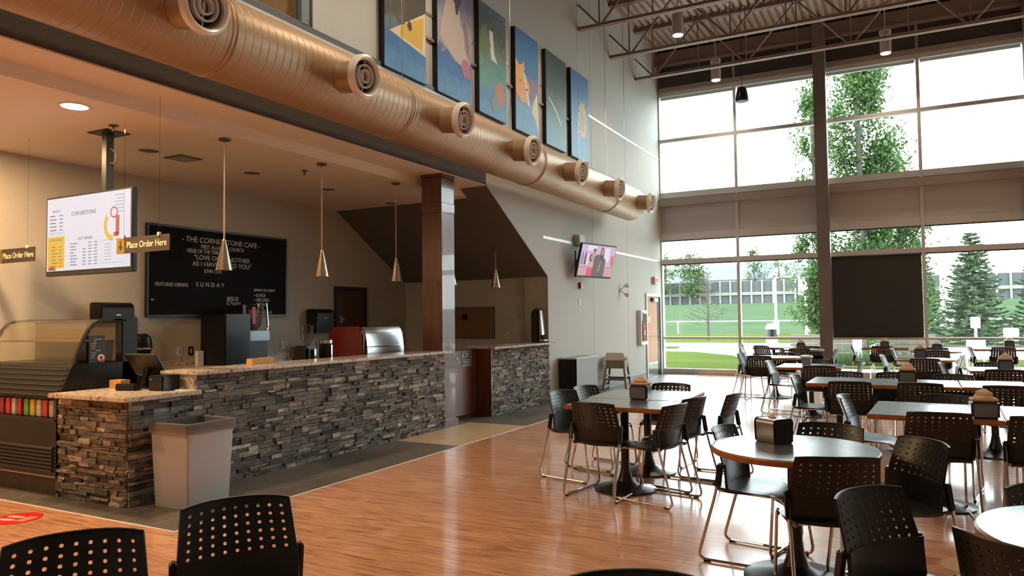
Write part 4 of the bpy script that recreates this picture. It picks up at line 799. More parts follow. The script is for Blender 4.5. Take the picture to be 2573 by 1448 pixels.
# ------------------------------------------------------------------ things on the right part of the left wall
t2 = thing('wall_television', 'wall television showing a photo of a woman, a man and a girl', 'television', (13.42, 5.21, 2.585))
t2.rotation_euler = (math.radians(14.5), 0, math.radians(-13.5))
MB().box(-0.585, 0.585, 0.0, 0.05, -0.335, 0.33).build('bezel', frameblk, t2, bevel=0.005)
def em(n, c, s=0.9): return mat(n, (0.02, 0.02, 0.02), 0.4, emit=c, es=s)
MB().box(-0.56, 0.56, -0.006, 0.001, -0.295, 0.305).build('display', em('tv_backdrop_lilac', (0.62, 0.42, 0.62)), t2)
def tp(nm, m, poly, d_=0): MB().prism(poly, 'y', -0.009-d_, -0.006).build(nm, m, t2)
tvt = em('tv_skin', (0.62, 0.22, 0.18)); tvd = em('tv_dark_cloth', (0.11, 0.085, 0.09)); tvr = em('tv_red', (0.75, 0.07, 0.10)); tvh = em('tv_hair', (0.08, 0.03, 0.035)); tvp = em('tv_pink_floor', (0.62, 0.33, 0.37)); tvw = em('tv_white', (0.75, 0.72, 0.85)); tvm = em('tv_mauve', (0.30, 0.18, 0.30))
tp('screen_floor', tvp, [(-0.56, -0.295), (0.56, -0.295), (0.56, -0.12), (-0.56, -0.12)]); tp('screen_counter', tvm, [(-0.56, -0.13), (0.56, -0.12), (0.56, -0.105), (-0.56, -0.115)], .0005)
tp('screen_window', tvw, [(-0.38, 0.20), (-0.08, 0.19), (-0.08, 0.295), (-0.38, 0.295)], .0003); tp('screen_panel', tvw, [(0.20, 0.0), (0.38, 0.0), (0.38, 0.27), (0.2, 0.27)], .0003)
for k, x in enumerate((-0.50, -0.40, -0.33)): tp('screen_onlooker', (tvm, tvd, tvw)[k], [(x-0.03, -0.08), (x+0.03, -0.08), (x+0.03, 0.10), (x, 0.17), (x-0.03, 0.10)], .0004)
tp('screen_onlooker', tvr, [(0.46, -0.05), (0.53, -0.05), (0.53, 0.13), (0.46, 0.13)], .0004); tp('screen_flag', em('tv_yellow', (0.5, 0.35, 0.1)), [(0.47, -0.10), (0.55, -0.1), (0.55, 0.0), (0.47, 0.0)], .0002)
tp('screen_man', tvd, [(-0.14, -0.295), (0.04, -0.295), (0.12, 0.10), (0.0, 0.14), (-0.12, 0.09)], .001); tp('screen_man_head', tvt, blob(-0.14, 0.165, 0.05, 0.065, 14), .0015); tp('screen_man_hair', tvh, [(-0.19, 0.19), (-0.09, 0.19), (-0.1, 0.24), (-0.18, 0.24)], .002)
tp('screen_woman', tvd, [(0.02, -0.295), (0.28, -0.295), (0.27, 0.04), (0.18, 0.08), (0.08, 0.06)], .0015); tp('screen_woman_hair', tvh, [(0.06, 0.02), (0.20, 0.02), (0.18, 0.22), (0.12, 0.285), (0.07, 0.24)], .002); tp('screen_woman_face', tvt, blob(0.125, 0.185, 0.042, 0.065, 14), .0025); tp('screen_shirt', cream, [(0.03, -0.20), (0.12, -0.19), (0.13, 0.05), (0.11, 0.06)], .002)
tp('screen_girl_legs', tvr, [(-0.31, -0.295), (-0.12, -0.295), (-0.13, -0.12), (-0.29, -0.12)], .002); tp('screen_girl', em('tv_pink_shirt', (0.75, 0.35, 0.38)), [(-0.31, -0.13), (-0.12, -0.13), (-0.13, 0.02), (-0.29, 0.02)], .002); tp('screen_girl_hair', tvh, blob(-0.22, 0.055, 0.055, 0.075, 12), .0025); tp('screen_girl_face', tvt, blob(-0.205, 0.06, 0.036, 0.05, 12), .003)
ar = MB().box(-0.20, 0.20, 0.05, 0.07, -0.2, 0.2).build('mount_plate', blackm, t2)
t = thing('tv_wall_arm', 'black wall bracket holding the television', 'bracket', (13.35, WY, 2.58)); MB().box(-0.12, 0.12, -0.02, 0, -0.22, 0.22).build('wall_plate', blackm, t); MB().box(-0.03, 0.03, -0.26, -0.02, -0.05, 0.05).build('arm', blackm, t)
t = thing('wall_speaker', 'small white speaker on the wall above the television', 'speaker', (13.32, WY, 3.02)); MB().box(-0.16, 0.14, -0.12, 0, -0.12, 0.08).build('housing', whiteobj, t, bevel=0.015)
t = thing('fire_alarm', 'small red and white fire alarm strobe below the television', 'fire alarm', (13.42, WY, 2.12)); MB().box(-0.055, 0.0, -0.05, 0, -0.06, 0.06).build('red_half', redobj, t, bevel=0.006); MB().box(0.0, 0.055, -0.045, 0, -0.06, 0.06).build('white_half', whiteobj, t, bevel=0.006)
t = thing('wall_switch', 'white wall switch below the fire alarm', 'switch', (13.40, WY, 1.79)); MB().box(-0.035, 0.035, -0.01, 0, -0.06, 0.06).build('plate', whiteobj, t, bevel=0.003)
t = thing('emergency_light', 'pair of round emergency lamps on the wall left of the exit sign', 'emergency light', (15.75, WY, 2.10))
for dz, dx in ((0.09, 0.08), (-0.09, 0.08)): MB().lathe([(0.02, 0.0), (0.055, 0.05), (0.06, 0.09), (0.05, 0.10)], (dx, -0.08, dz), 20, (0.5, -0.8, dz*2)).build('lamp_head', whiteobj, t, True); MB().cyl((0, -0.03, 0), (dx, -0.08, dz), 0.012, 8).build('arm', alu, t)
MB().lathe([(0.05, 0), (0.05, 0.03)], (0, 0, 0), 20, (0, -1, 0)).build('wall_base', whiteobj, t)
t = thing('exit_sign', 'small exit sign on the wall above the orange door', 'exit sign', (18.33, WY, 2.41)); MB().box(-0.17, 0.17, -0.09, 0, -0.09, 0.09).build('housing', mat('exit_pinkish', (0.60, 0.42, 0.38), 0.4), t, bevel=0.008)
text('lettering', 'EXIT', 0.13, redobj, t, (0.0, -0.092, 0), RX, 0.001, 'CENTER', 0.001, 1.0)
dr = struct(MB().box(17.60, 17.68, WY-0.03, WY, 0, 2.08).box(18.78, 18.86, WY-0.03, WY, 0, 2.08).box(17.68, 18.78, WY-0.03, WY, 2.0, 2.08).build('door_1', alu))
MB().box(17.68, 18.52, WY-0.012, WY-0.001, 0.0, 2.0).build('door_leaf', oak, dr); MB().box(18.52, 18.78, WY-0.014, WY-0.001, 0, 2.0).build('door_gap', black, dr)
MB().box(17.69, 18.51, WY-0.016, WY-0.012, 0.01, 0.36).build('kick_plate', steel, dr); MB().box(18.0, 18.52, WY-0.07, WY-0.012, 1.88, 1.97).build('door_closer', black, dr); MB().box(18.12, 18.42, WY-0.075, WY-0.07, 1.87, 1.965).build('closer_cover', whiteobj, dr)
MB().box(17.75, 17.9, WY-0.018, WY-0.012, 1.35, 1.5).build('door_label', alu, dr)
MB().box(17.70, 18.5, WY-0.015, WY-0.012, 1.0, 1.006).build('door_seam', cherry_dark, dr)
fx = thing('extinguisher_cabinet', 'white wall cabinet with a red fire extinguisher beside the orange door', 'extinguisher cabinet', (16.94, WY, 0.83))
MB().box(0, 0.05, -0.10, 0, 0, 0.82).box(0.45, 0.50, -0.10, 0, 0, 0.82).box(0.05, 0.45, -0.10, 0, 0.74, 0.82).box(0.05, 0.45, -0.10, 0, 0, 0.08).build('frame', whiteobj, fx)
MB().box(0.05, 0.45, -0.012, -0.002, 0.08, 0.74).build('back_plate', whiteobj, fx); MB().box(0.12, 0.18, -0.105, -0.1, 0.06, 0.78).build('dark_slot', blackm, fx)
fe = thing('fire_extinguisher', 'red fire extinguisher inside the white wall cabinet', 'fire extinguisher', (17.20, WY-0.055, 0.915))
MB().lathe([(0.04, 0), (0.045, 0.01), (0.045, 0.36), (0.02, 0.42), (0.015, 0.44)], n=20).build('cylinder', redobj, fe, True); MB().box(-0.03, 0.03, -0.01, 0.01, 0.44, 0.48).build('handle', black, fe); MB().box(-0.03, 0.03, -0.047, -0.042, 0.14, 0.26).build('label_plate', whiteobj, fe)

# ------------------------------------------------------------------ floor stickers
sk = thing('floor_sticker', 'round red floor sticker with white footprints', 'floor sticker', (3.30, 6.08, 0.0), 0.2)
MB().lathe([(0.175, 0.0), (0.175, 0.0025)], n=40).build('disc', mat('sticker_red', (0.55, 0.012, 0.015), 0.35), sk)
for s_ in (-1, 1): MB().prism([(a, b_) for a, b_ in blob(s_*0.042-0.01, 0.045, 0.026, 0.085, 16)], 'z', 0.0025, 0.0035).build('footprint', mat('sticker_pink', (0.80, 0.42, 0.33), 0.4) if 'sticker_pink' not in MATS else MATS['sticker_pink'], sk)
for k in range(3): MB().box(-0.07, 0.07, -0.07-k*0.03, -0.055-k*0.03, 0.0025, 0.0035).build('printed_bar', MATS['sticker_pink'], sk)
t = thing('floor_sticker', 'round tan floor sticker between the two round tables', 'floor sticker', (5.16, -0.30, 0.0)); MB().lathe([(0.15, 0.0), (0.15, 0.0025)], n=36).build('disc', mat('sticker_tan', (0.45, 0.29, 0.13), 0.5), t)

# ================================================================== CHAIRS
def back_surface(u, v):     # u -1..1 across, v 0..1 up the perforated panel
    wv_ = 0.222*(1-v)+0.203*v
    yy = u*wv_
    xx = -0.172-0.070*v-0.010*v*v+0.052*abs(u)**2.2*(0.75+0.35*v)
    zz = 0.575+0.215*v-0.012*(abs(u)**3)*v
    return Vector((xx, yy, zz))
def solid(bm, th):
    bmesh.ops.recalc_face_normals(bm, faces=bm.faces); bmesh.ops.solidify(bm, geom=bm.faces[:], thickness=th)
def bm_obj(bm, name, m, parent, angle=40):
    me = bpy.data.meshes.new(name); bmesh.ops.recalc_face_normals(bm, faces=bm.faces); bm.to_mesh(me); bm.free(); me.materials.append(m)
    me.shade_smooth(); me.set_sharp_from_angle(angle=math.radians(angle)); o = bpy.data.objects.new(name, me); C.objects.link(o); o.parent = parent; return o
def perforated(parent):
    bm = bmesh.new(); cu = [-1, -0.93]+[-0.93+1.86*i/9 for i in range(1, 10)]+[1]; cv = [0, 0.05]+[0.05+0.86*i/6 for i in range(1, 7)]+[1]
    V = {}
    def vt(i, j):
        if (i, j) not in V: V[(i, j)] = bm.verts.new(back_surface(cu[i], cv[j]))
        return V[(i, j)]
    for i in range(len(cu)-1):
        for j in range(len(cv)-1):
            c = [vt(i, j), vt(i+1, j), vt(i+1, j+1), vt(i, j+1)]
            if 1 <= i <= 9 and 1 <= j <= 6:
                uc, vc = (cu[i]+cu[i+1])/2, (cv[j]+cv[j+1])/2; a, b_ = 0.030, 0.027
                ii = [bm.verts.new(back_surface(uc+a*p, vc+b_*q)) for p, q in ((-.55, -1), (.55, -1), (1, -.5), (1, .5), (.55, 1), (-.55, 1), (-1, .5), (-1, -.5))]
                for q in ((c[0], c[1], ii[1], ii[0]), (c[1], c[2], ii[3], ii[2]), (c[2], c[3], ii[5], ii[4]), (c[3], c[0], ii[7], ii[6]), (c[1], ii[2], ii[1]), (c[2], ii[4], ii[3]), (c[3], ii[6], ii[5]), (c[0], ii[0], ii[7])): bm.faces.new(q)
            else: bm.faces.new(c)
    solid(bm, 0.009); bm_obj(bm, 'backrest', seatm, parent)
    # rolled top edge
    rr_ = []
    for k in range(15):
        p = back_surface(-1+2*k/14, 1.0)+Vector((-0.004, 0, 0)); rr_.append(p)
    MB().tube(rr_, 0.0065, 8).build('top_edge', seatm, parent, True)
def band(parent):
    bm = bmesh.new(); g = []
    for j in range(6):
        v = j/5; row = []
        for i in range(17):
            u = -1+2*i/16; q = back_surface(u*0.995, 0); b_ = 0.222
            row.append(bm.verts.new((-0.165-0.012*v+0.050*abs(u)**2.2*0.8, u*(0.222+0.005), 0.445+0.150*v+0.022*(1-abs(u)**2)*(v-1)*0.0-0.020*(1-v)*(1-u*u)+0.0)))
        g.append(row)
    for j in range(5):
        for i in range(16):
            bm.faces.new((g[j][i], g[j][i+1], g[j+1][i+1], g[j+1][i]))
    solid(bm, 0.016); bm_obj(bm, 'lumbar_band', seatm, parent)
def seat_shell(parent):
    bm = bmesh.new(); g = []; nx, ny = 12, 12
    for i in range(nx+1):
        a = i/nx; row = []
        x = -0.20+0.44*a; hw_ = 0.205+0.028*math.sin(PI*min(a*1.1, 1)); 
        for j in range(ny+1):
            b_ = -1+2*j/ny; z = 0.452-0.012*math.sin(PI*a)*(1-b_*b_)-0.035*max(0, a-0.75)**1.5*8-0.012*abs(b_)**4*(0.3+a)+0.006*(1-a)
            row.append(bm.verts.new((x-0.02*abs(b_)**4*(1 if a > .5 else -.6), b_*hw_, z)))
        g.append(row)
    for i in range(nx):
        for j in range(ny): bm.faces.new((g[i][j], g[i+1][j], g[i+1][j+1], g[i][j+1]))
    # folded down side skirts with a wavy lower edge
    for s in (0, ny):
        low = [bm.verts.new((g[i][s].co.x, g[i][s].co.y*0.97, g[i][s].co.z-0.016-0.010*math.sin(2*PI*i/nx+0.6))) for i in range(nx+1)]
        for i in range(nx): bm.faces.new((g[i][s], g[i+1][s], low[i+1], low[i]))
    solid(bm, 0.007); bm_obj(bm, 'seat', seatm, parent, 50)
def make_chair(label):
    t = thing('dining_chair', label, 'chair', (0, 0, 0), 0, 'black dining chairs')
    seat_shell(t); perforated(t); band(t)
    for s in (-1, 1):
        pts = [(-0.150, s*0.232, 0.605), (-0.185, s*0.232, 0.42), (-0.305, s*0.238, 0.012), (0.275, s*0.212, 0.012), (0.215, s*0.205, 0.428), (0.0, s*0.200, 0.432), (-0.17, s*0.20, 0.432)]
        MB().tube(fillet(pts, 0.06, 6), 0.0095, 10).build('sled_leg', chrome, t, True)
        MB().box(-0.020, 0.020, -0.012, 0.012, -0.075, 0.075).build('bracket', black, t, bevel=0.008, loc=(-0.160, s*0.236, 0.53), rot=(0, 0.16, 0))
        MB().box(-0.265, -0.225, s*0.236-0.010, s*0.236+0.010, -0.0, 0.012).build('floor_glide', black, t); MB().box(0.20, 0.24, s*0.214-0.010, s*0.214+0.010, -0.0, 0.012).build('floor_glide', black, t)
    MB().tube([(0.09, -0.2, 0.428), (0.09, 0.2, 0.428)], 0.009, 8).build('cross_bar', chrome, t, True); MB().tube([(-0.12, -0.2, 0.428), (-0.12, 0.2, 0.428)], 0.009, 8).build('cross_bar', chrome, t, True)
    return t
K = 0.979
CH = [  # middle of the back's top edge (x, y), heading in degrees, label
 (5.86, 2.36, -8, 'black chair, back to us, at the near end of the nearest rectangular table'),
 (6.72, 3.03, -106, 'black chair on the left of the near rectangular table, closer one of two'),
 (7.28, 3.02, -104, 'black chair on the left of the near rectangular table, further one of two'),
 (7.90, 2.22, 179, 'black chair facing us at the far end of the near rectangular table'),
 (6.05, 1.64, 76, 'black chair on the right of the near rectangular table, closest of three'),
 (6.62, 1.62, 74, 'black chair on the right of the near rectangular table, middle of three'),
 (7.14, 1.38, 84, 'black chair standing on the bright floor right of the near rectangular table, facing left'),
 (4.93, 1.09, -97, 'black chair seen side on at the left of the nearest whole round table'),
 (4.10, 0.30, 21, 'black chair with its back to us right in front of the nearest whole round table'),
 (5.35, 0.43, 165, 'black chair facing us behind the nearest whole round table'),
 (4.88, -0.12, 127, 'black chair turned to the left at the right of the nearest whole round table'),
 (3.41, 0.18, -124, 'black chair facing us in the lower right, between the two nearest round tables'),
 (2.80, -0.26, -41, 'black chair cut off by the lower right corner, before the cropped round table'),
 (3.84, -0.52, -152, 'black chair at the right edge behind the cropped round table'),
 (2.03, 0.72, -150, 'black chair of which only the top edge shows at the bottom of the picture'),
 (2.17, 2.44, -123, 'black chair facing us before the grey bin, right of two in the lower left'),
 (1.58, 2.55, -126, 'black chair at the lower left corner, left of two'),
 (6.23, -0.22, 4, 'black chair with its back to us at the left half of the second rectangular table'),
 (6.22, -0.86, 0, 'black chair with its back to us at the right edge, before the second rectangular table'),
 (7.25, 0.52, -96, 'black chair seen edge on at the left end of the second rectangular table'),
 (7.60, -0.33, 172, 'black chair facing us behind the second rectangular table, left of its napkin box'),
 (7.70, -1.08, 175, 'black chair facing us behind the second rectangular table at the right picture edge'),
 (8.74, 0.52, 5, 'black chair, back to us, at the left end of the long joined table row'),
 (8.79, -0.14, -6, 'black chair, back to us, below the napkin box on the long table row'),
 (8.72, -0.90, -2, 'black chair half under the right part of the long row of joined tables'),
 (9.43, 1.20, -95, 'black chair side on at the left end of the long row of joined tables'),
 (10.25, 0.66, 178, 'black chair facing us behind the left part of the long row of joined tables'),
 (10.30, 0.10, 182, 'black chair facing us just left of the napkin box on the long row'),
 (10.17, -0.51, 180, 'black chair facing us behind the right part of the long row of joined tables'),
 (11.30, 1.06, 3, 'black chair, back to us, at the table with the white topped jar'),
 (12.30, 1.92, -95, 'black chair seen edge on, left of the table with the white topped jar'),
 (12.75, 1.19, 182, 'black chair facing us behind the table with the white topped napkin jar'),
 (11.20, -1.13, 2, 'black chair, back to us, at the far right table with a napkin box'),
 (12.75, -1.12, 175, 'black chair facing us behind the far right table with the brown topped napkin box'),
 (12.46, -0.46, -85, 'black chair seen edge on left of the far right table, its back leaning left'),
 (13.74, 2.29, 2, 'black chair with its back to us at the left white topped round table'),
 (14.50, 2.79, -95, 'dark chair side on at the left of the left white topped round table'),
 (15.10, 2.02, 175, 'black chair facing us behind the left white topped round table'),
 (13.57, -0.30, 0, 'black chair with its back to us before the red edged round table'),
 (14.55, 0.36, -95, 'black chair side on left of the red edged round table, leaning left'),
 (14.65, -0.92, 92, 'black chair side on right of the red edged round table, leaning right'),
 (12.15, 0.52, 88, 'black chair leaning right between the long row and the red edged round table'),
 (16.95, 1.98, 2, 'black chair with its back to us before the small table beside the brown window column'),
 (18.20, 1.85, 178, 'black chair facing us left of the brown window column'),
 (17.45, 2.46, -70, 'black chair turned right at the left of the table by the window column'),
 (18.35, 3.02, -25, 'black chair at the left far table, nearest the left glass bay'),
 (18.95, 3.62, -92, 'dark chair side on in front of the left window mullion'),
 (17.10, 1.22, 88, 'black chair side on just right of the brown window column, leaning right'),
 (18.60, 1.08, -88, 'grey lit chair side on by the glass right of the window column'),
 (18.45, 0.42, 0, 'black chair with its back to us before the far table under the dark shade'),
 (17.50, 0.24, -92, 'black chair side on right of the chair under the dark shade'),
 (16.50, -0.58, 2, 'black chair with its back to us at the far table with the lidded napkin box'),
 (17.90, -0.62, 178, 'black chair facing us at the far table with the lidded napkin box'),
 (18.30, -1.84, 0, 'black chair with its back to us at the furthest right table by the glass'),
 (18.60, -1.22, -88, 'black chair side on left of the furthest right table by the glass'),
]
proto = make_chair(CH[0][3])
for k, (x, y, h, lb) in enumerate(CH):
    a = math.radians(h); ox, oy = x*K+0.245*math.cos(a), y*K+0.245*math.sin(a)
    if k == 0: proto.location = (ox, oy, 0); proto.rotation_euler = (0, 0, a)
    else: dup(proto, (ox, oy, 0), a, lb, skip=('floor_glide', 'cross_bar') if x > 12 else ())

# ================================================================== TABLES
TZ = 0.742
def base_parts(t, x, y, r=0.28):
    MB().lathe([(r, 0.0), (r, 0.012), (r-0.03, 0.022), (0.12, 0.045), (0.07, 0.075), (0.048, 0.14), (0.038, 0.20)], (x, y, 0), 40).build('base', castiron, t, True)
    MB().cyl((x, y, 0.15), (x, y, TZ-0.05), 0.036, 20).build('pedestal', castiron, t, True)
    MB().box(x-0.20, x+0.20, y-0.022, y+0.022, TZ-0.065, TZ-0.04).box(x-0.022, x+0.022, y-0.20, y+0.20, TZ-0.065, TZ-0.04).build('top_bracket', castiron, t)
def rect_table(cx, cy, sx_, sy, rz, lb):
    t = thing('dining_table', lb, 'table', (cx, cy, 0), math.radians(rz), 'rectangular dining tables')
    MB().box(-sx_/2, sx_/2, -sy/2, sy/2, TZ-0.038, TZ-0.002).build('edge_band', edgewood, t, bevel=0.005)
    MB().box(-sx_/2+0.006, sx_/2-0.006, -sy/2+0.006, sy/2-0.006, TZ-0.003, TZ).build('tabletop', slate, t)
    base_parts(t, 0, 0, 0.27); return t
def round_table(cx, cy, lb, r=0.457):
    t = thing('round_table', lb, 'table', (cx, cy, 0), 0.4, 'round dining tables')
    MB().lathe([(r-0.008, TZ-0.038), (r, TZ-0.030), (r, TZ-0.008), (r-0.006, TZ-0.002)], n=72).build('edge_band', edgewood, t, True)
    MB().lathe([(r-0.007, TZ-0.004), (r-0.007, TZ)], n=72).build('tabletop', slate, t)
    base_parts(t, 0, 0, 0.29); return t
rect_table(6.205, 2.175, 0.62, 0.885, 0, 'nearest rectangular table with an orange wood edge, the closer half of a joined pair')
rect_table(6.98, 2.215, 0.90, 0.93, 2, 'further half of the nearest joined pair of rectangular tables')
round_table(4.53, 0.575, 'nearest whole round table with orange wood edge and a black napkin box')
round_table(3.16, -0.665, 'round table with orange wood edge cropped by the right picture border')
rect_table(6.70, -0.205, 0.98, 0.88, -3, 'second rectangular table from the front, with the brown topped napkin box at its right')
rect_table(6.68, -1.10, 0.92, 0.90, -3, 'rectangular table at the right picture edge joined to the second one')
rect_table(9.26, 0.665, 0.92, 0.60, -1, 'left end table of the long joined row')
rect_table(9.24, -0.08, 0.92, 0.88, -1, 'middle table of the long joined row, carrying the tall napkin box')
rect_table(9.27, -0.83, 0.92, 0.60, -1, 'right end table of the long joined row')
rect_table(11.80, 1.22, 0.96, 0.88, 0, 'pale lit rectangular table with the white topped napkin jar')
rect_table(11.78, -1.22, 0.92, 0.92, 0, 'far right rectangular table with the brown topped napkin box')
round_table(14.18, 2.08, 'white lit round table on the left before the glass bay')
round_table(14.10, -0.32, 'red edged round table under the dark shade')
round_table(17.45, 1.98, 'far round table left of the brown window column')
rect_table(18.45, 2.72, 0.75, 0.85, 0, 'far table by the glass of the left bay')
rect_table(18.45, 0.36, 0.75, 0.92, 0, 'far table by the glass under the dark shade')
round_table(17.15, -0.58, 'far round table right of the dark shade chairs')
rect_table(18.40, -1.80, 0.75, 1.0, 0, 'furthest right table by the glass')

# ------------------------------------------------------------------ napkin boxes and jars
def crumple(cx, cy, z0, sx_, sy, h, seed, m, parent, nm='napkins'):
    rr = random.Random(seed); rings = []
    for k in range(7):
        a = k/6; w_ = math.cos(a*PI/2)**0.7*(1+rr.uniform(-.12, .12)); rings.append([(cx+sx_*w_*math.cos(2*PI*i/12)*(1+rr.uniform(-.1, .1)), cy+sy*w_*math.sin(2*PI*i/12)*(1+rr.uniform(-.1, .1)), z0+h*a+rr.uniform(-.004, .004)) for i in range(12)])
    MB().loft(rings).build(nm, m, parent, True, angle=25)
def napbox(x, y, rz, lb, style='box', nap=napkin, seed=1, h=0.135, top=None):
    t = thing('napkin_dispenser', lb, 'napkin box', (x, y, TZ), math.radians(rz), 'napkin boxes on the tables')
    if style == 'round':
        p = [(-0.062, 0.0), (-0.068, 0.01), (-0.072, 0.11)]+[(-0.045-0.027*math.cos(a), 0.115+0.027*math.sin(a)) for a in [PI/2*i/5 for i in range(6)]]
        p = p+[(-q[0], q[1]) for q in p[::-1]]
        MB().prism(p, 'x', -0.075, 0.075).build('body', mat('dispenser_steel', (0.30, 0.31, 0.31), 0.25, 0.8) if 'dispenser_steel' not in MATS else MATS['dispenser_steel'], t, bevel=0.004)
        MB().prism([(a*1.04, b_*1.02) for a, b_ in p], 'x', -0.088, -0.075).prism([(a*1.04, b_*1.02) for a, b_ in p], 'x', 0.075, 0.088).build('face_plate', black, t, bevel=0.006)
        crumple(0.01, 0, 0.135, 0.03, 0.02, 0.03, seed, nap, t)
    elif style == 'jar':
        MB().lathe([(0.055, 0), (0.065, 0.02), (0.075, 0.12)], n=24).build('body', mat('jar_grey', (0.30, 0.33, 0.38), 0.3) if 'jar_grey' not in MATS else MATS['jar_grey'], t, True)
        MB().lathe([(0.088, 0.12), (0.095, 0.135), (0.08, 0.155), (0.03, 0.16)], n=24).build('lid', whiteobj, t, True)
    else:
        MB().box(-0.062, 0.062, -0.088, 0.088, 0.0, h).build('body', mat('dispenser_brown_black', (0.045, 0.030, 0.028), 0.25) if 'dispenser_brown_black' not in MATS else MATS['dispenser_brown_black'], t, bevel=0.012)
        MB().box(-0.066, -0.060, -0.075, 0.075, 0.012, h-0.02).build('face_plate', mat('dispenser_face', (0.13, 0.14, 0.16), 0.15) if 'dispenser_face' not in MATS else MATS['dispenser_face'], t, bevel=0.003)
        MB().box(-0.060, 0.060, -0.084, 0.084, h, h+0.02).build('napkin_stack', nap, t, bevel=0.006)
        crumple(0, 0.0, h+0.012, 0.045, 0.07, 0.075, seed, nap, t)
    return t
napbox(6.56, 2.14, -6, 'brown napkin box with a peaked tan napkin on the nearest rectangular table')
napbox(4.66, 0.70, 52, 'black sided rounded napkin box on the nearest whole round table', 'round', seed=3)
napbox(6.30, -0.50, 6, 'steel faced napkin box with crumpled tan napkins on the second rectangular table', seed=4, h=0.125)
napbox(8.98, -0.03, 0, 'tall dark napkin box with tan napkins on the long joined row', seed=5, h=0.15)
napbox(11.72, 1.27, 0, 'blue grey napkin jar with white lid on the pale lit table', 'jar')
napbox(11.62, -1.18, 0, 'dark napkin box with peaked tan napkins on the far right table', seed=6)
napbox(14.20, -0.25, 0, 'large brown napkin box on the red edged round table', seed=7, h=0.16)
napbox(17.30, 1.98, 0, 'dark napkin box with tan napkins left of the brown window column', seed=8)
napbox(18.45, 0.36, 0, 'small dark napkin box on the far table under the dark shade', seed=9)
napbox(17.10, -0.60, 0, 'dark napkin box with pale paper on the far round table', nap=whiteobj, seed=10)
napbox(18.40, -1.95, 0, 'grey napkin box with a white lid on the furthest right table', nap=whiteobj, seed=11, h=0.16)
t = thing('white_napkin', 'small white plate lying on the pale lit rectangular table', 'plate', (11.6, 0.98, TZ)); MB().lathe([(0.05, 0), (0.085, 0.012), (0.09, 0.014)], n=20).build('plate', whiteobj, t)

# ================================================================== OUTSIDE
def rise(x, y):     # the field climbs towards the barrier
    s = max(0.0, min(1.0, (x-58)/72.0)); return 3.5*s*s*(3-2*s)
def ground(name, x0, x1, y0, y1, m, nx=2, ny=2, dz=0.0, poly=None):
    if poly: return struct(MB().prism(poly, 'z', dz-0.05, dz).build(name, m))
    mb = MB(); b = 0
    for i in range(nx+1):
        for j in range(ny+1): x = x0+(x1-x0)*i/nx; y = y0+(y1-y0)*j/ny; mb.v.append((x, y, rise(x, y)+dz))
    for i in range(nx):
        for j in range(ny): a = i*(ny+1)+j; mb.f.append((a, a+ny+1, a+ny+2, a+1))
    return struct(mb.build(name, m))
ground('ground', WX+0.15, 38.2, -60, 60, concrete, 1, 1, -0.02)
ground('ground', 38.0, 62, -80, 110, grass_m, 12, 1, -0.01)
ground('ground', 62, 260, -200, 300, grass_far, 40, 1, -0.01)
kerb = struct(MB().box(38.0, 38.2, -60, 110, -0.02, 0.12).build('trim_12', fencepale))
gp_ = [(20.2, 14), (20.2, 3.4), (22.0, 3.55), (25.0, 4.4), (28.0, 5.6), (30.5, 7.6), (31.5, 14)]
ground('ground', 0, 0, 0, 0, grass_m, poly=gp_, dz=0.03)
ground('ground', 0, 0, 0, 0, grass_m, poly=[(22.5, 1.9), (26.5, 2.0), (26.5, -0.7), (22.5, -0.6)], dz=0.03)
ground('ground', 0, 0, 0, 0, grass_m, poly=[(23.0, -1.4), (27.5, -1.4), (27.5, -6), (23.0, -6)], dz=0.03)
ground('ground', 0, 0, 0, 0, grass_m, poly=[(33.5, 18), (33.5, 10.6), (34.3, 9.4), (35.6, 9.6), (36, 18)], dz=0.03)
def outobj(name, lb, cat, x, y, grp=None): return thing(name, lb, cat, (x, y, rise(x, y)), 0, grp)
# noise barrier
nb = outobj('noise_barrier', 'long grey barrier wall with pale posts and a pale middle rail across the field', 'barrier', 130, 0)
MB().box(0, 0.3, -40, 62, -0.6, 3.85).build('panels', fencegrey, nb); MB().box(-0.25, 0.0, -40, 62, 1.45, 1.95).build('middle_rail', fencepale, nb)
for k in range(58): y = 61-k*1.75; MB().box(-0.35, 0, y-0.14, y+0.14, -0.6, 4.0).build('post', fencepale, nb)
def house(x, y, w, d, h, rh, lb, gable=False):
    t = thing('house', lb, 'house', (x, y, 3.4), 0, 'houses beyond the barrier')
    MB().box(0, d, -w/2, w/2, 0, h).build('walls', housew, t)
    MB().loft([[(-0.6, -w/2-0.6, h), (d+0.6, -w/2-0.6, h), (d+0.6, w/2+0.6, h), (-0.6, w/2+0.6, h)], [(d/2-.1, -w/2+d*0.3, h+rh), (d/2+.1, -w/2+d*0.3, h+rh), (d/2+.1, w/2-d*0.3, h+rh), (d/2-.1, w/2-d*0.3, h+rh)]]).build('roof', roofblue, t)
    if gable: MB().prism([(-w*0.32, h), (-w*0.12, h), (-w*0.22, h+rh*0.7)], 'x', -0.9, -0.3).build('gable', polewhite, t)
house(140, 51.5, 11, 8, 3.6, 2.2, 'blue roofed house at the far left edge beyond the barrier'); house(141, 40.3, 12, 8, 4.2, 3.2, 'blue roofed house left of the bare pine beyond the barrier'); house(140, 24.0, 21, 8, 4.7, 3.1, 'long blue roofed house with a white gable beyond the barrier', True); house(142, 5, 13, 8, 4.4, 3, 'blue roofed house hidden behind the spruces')

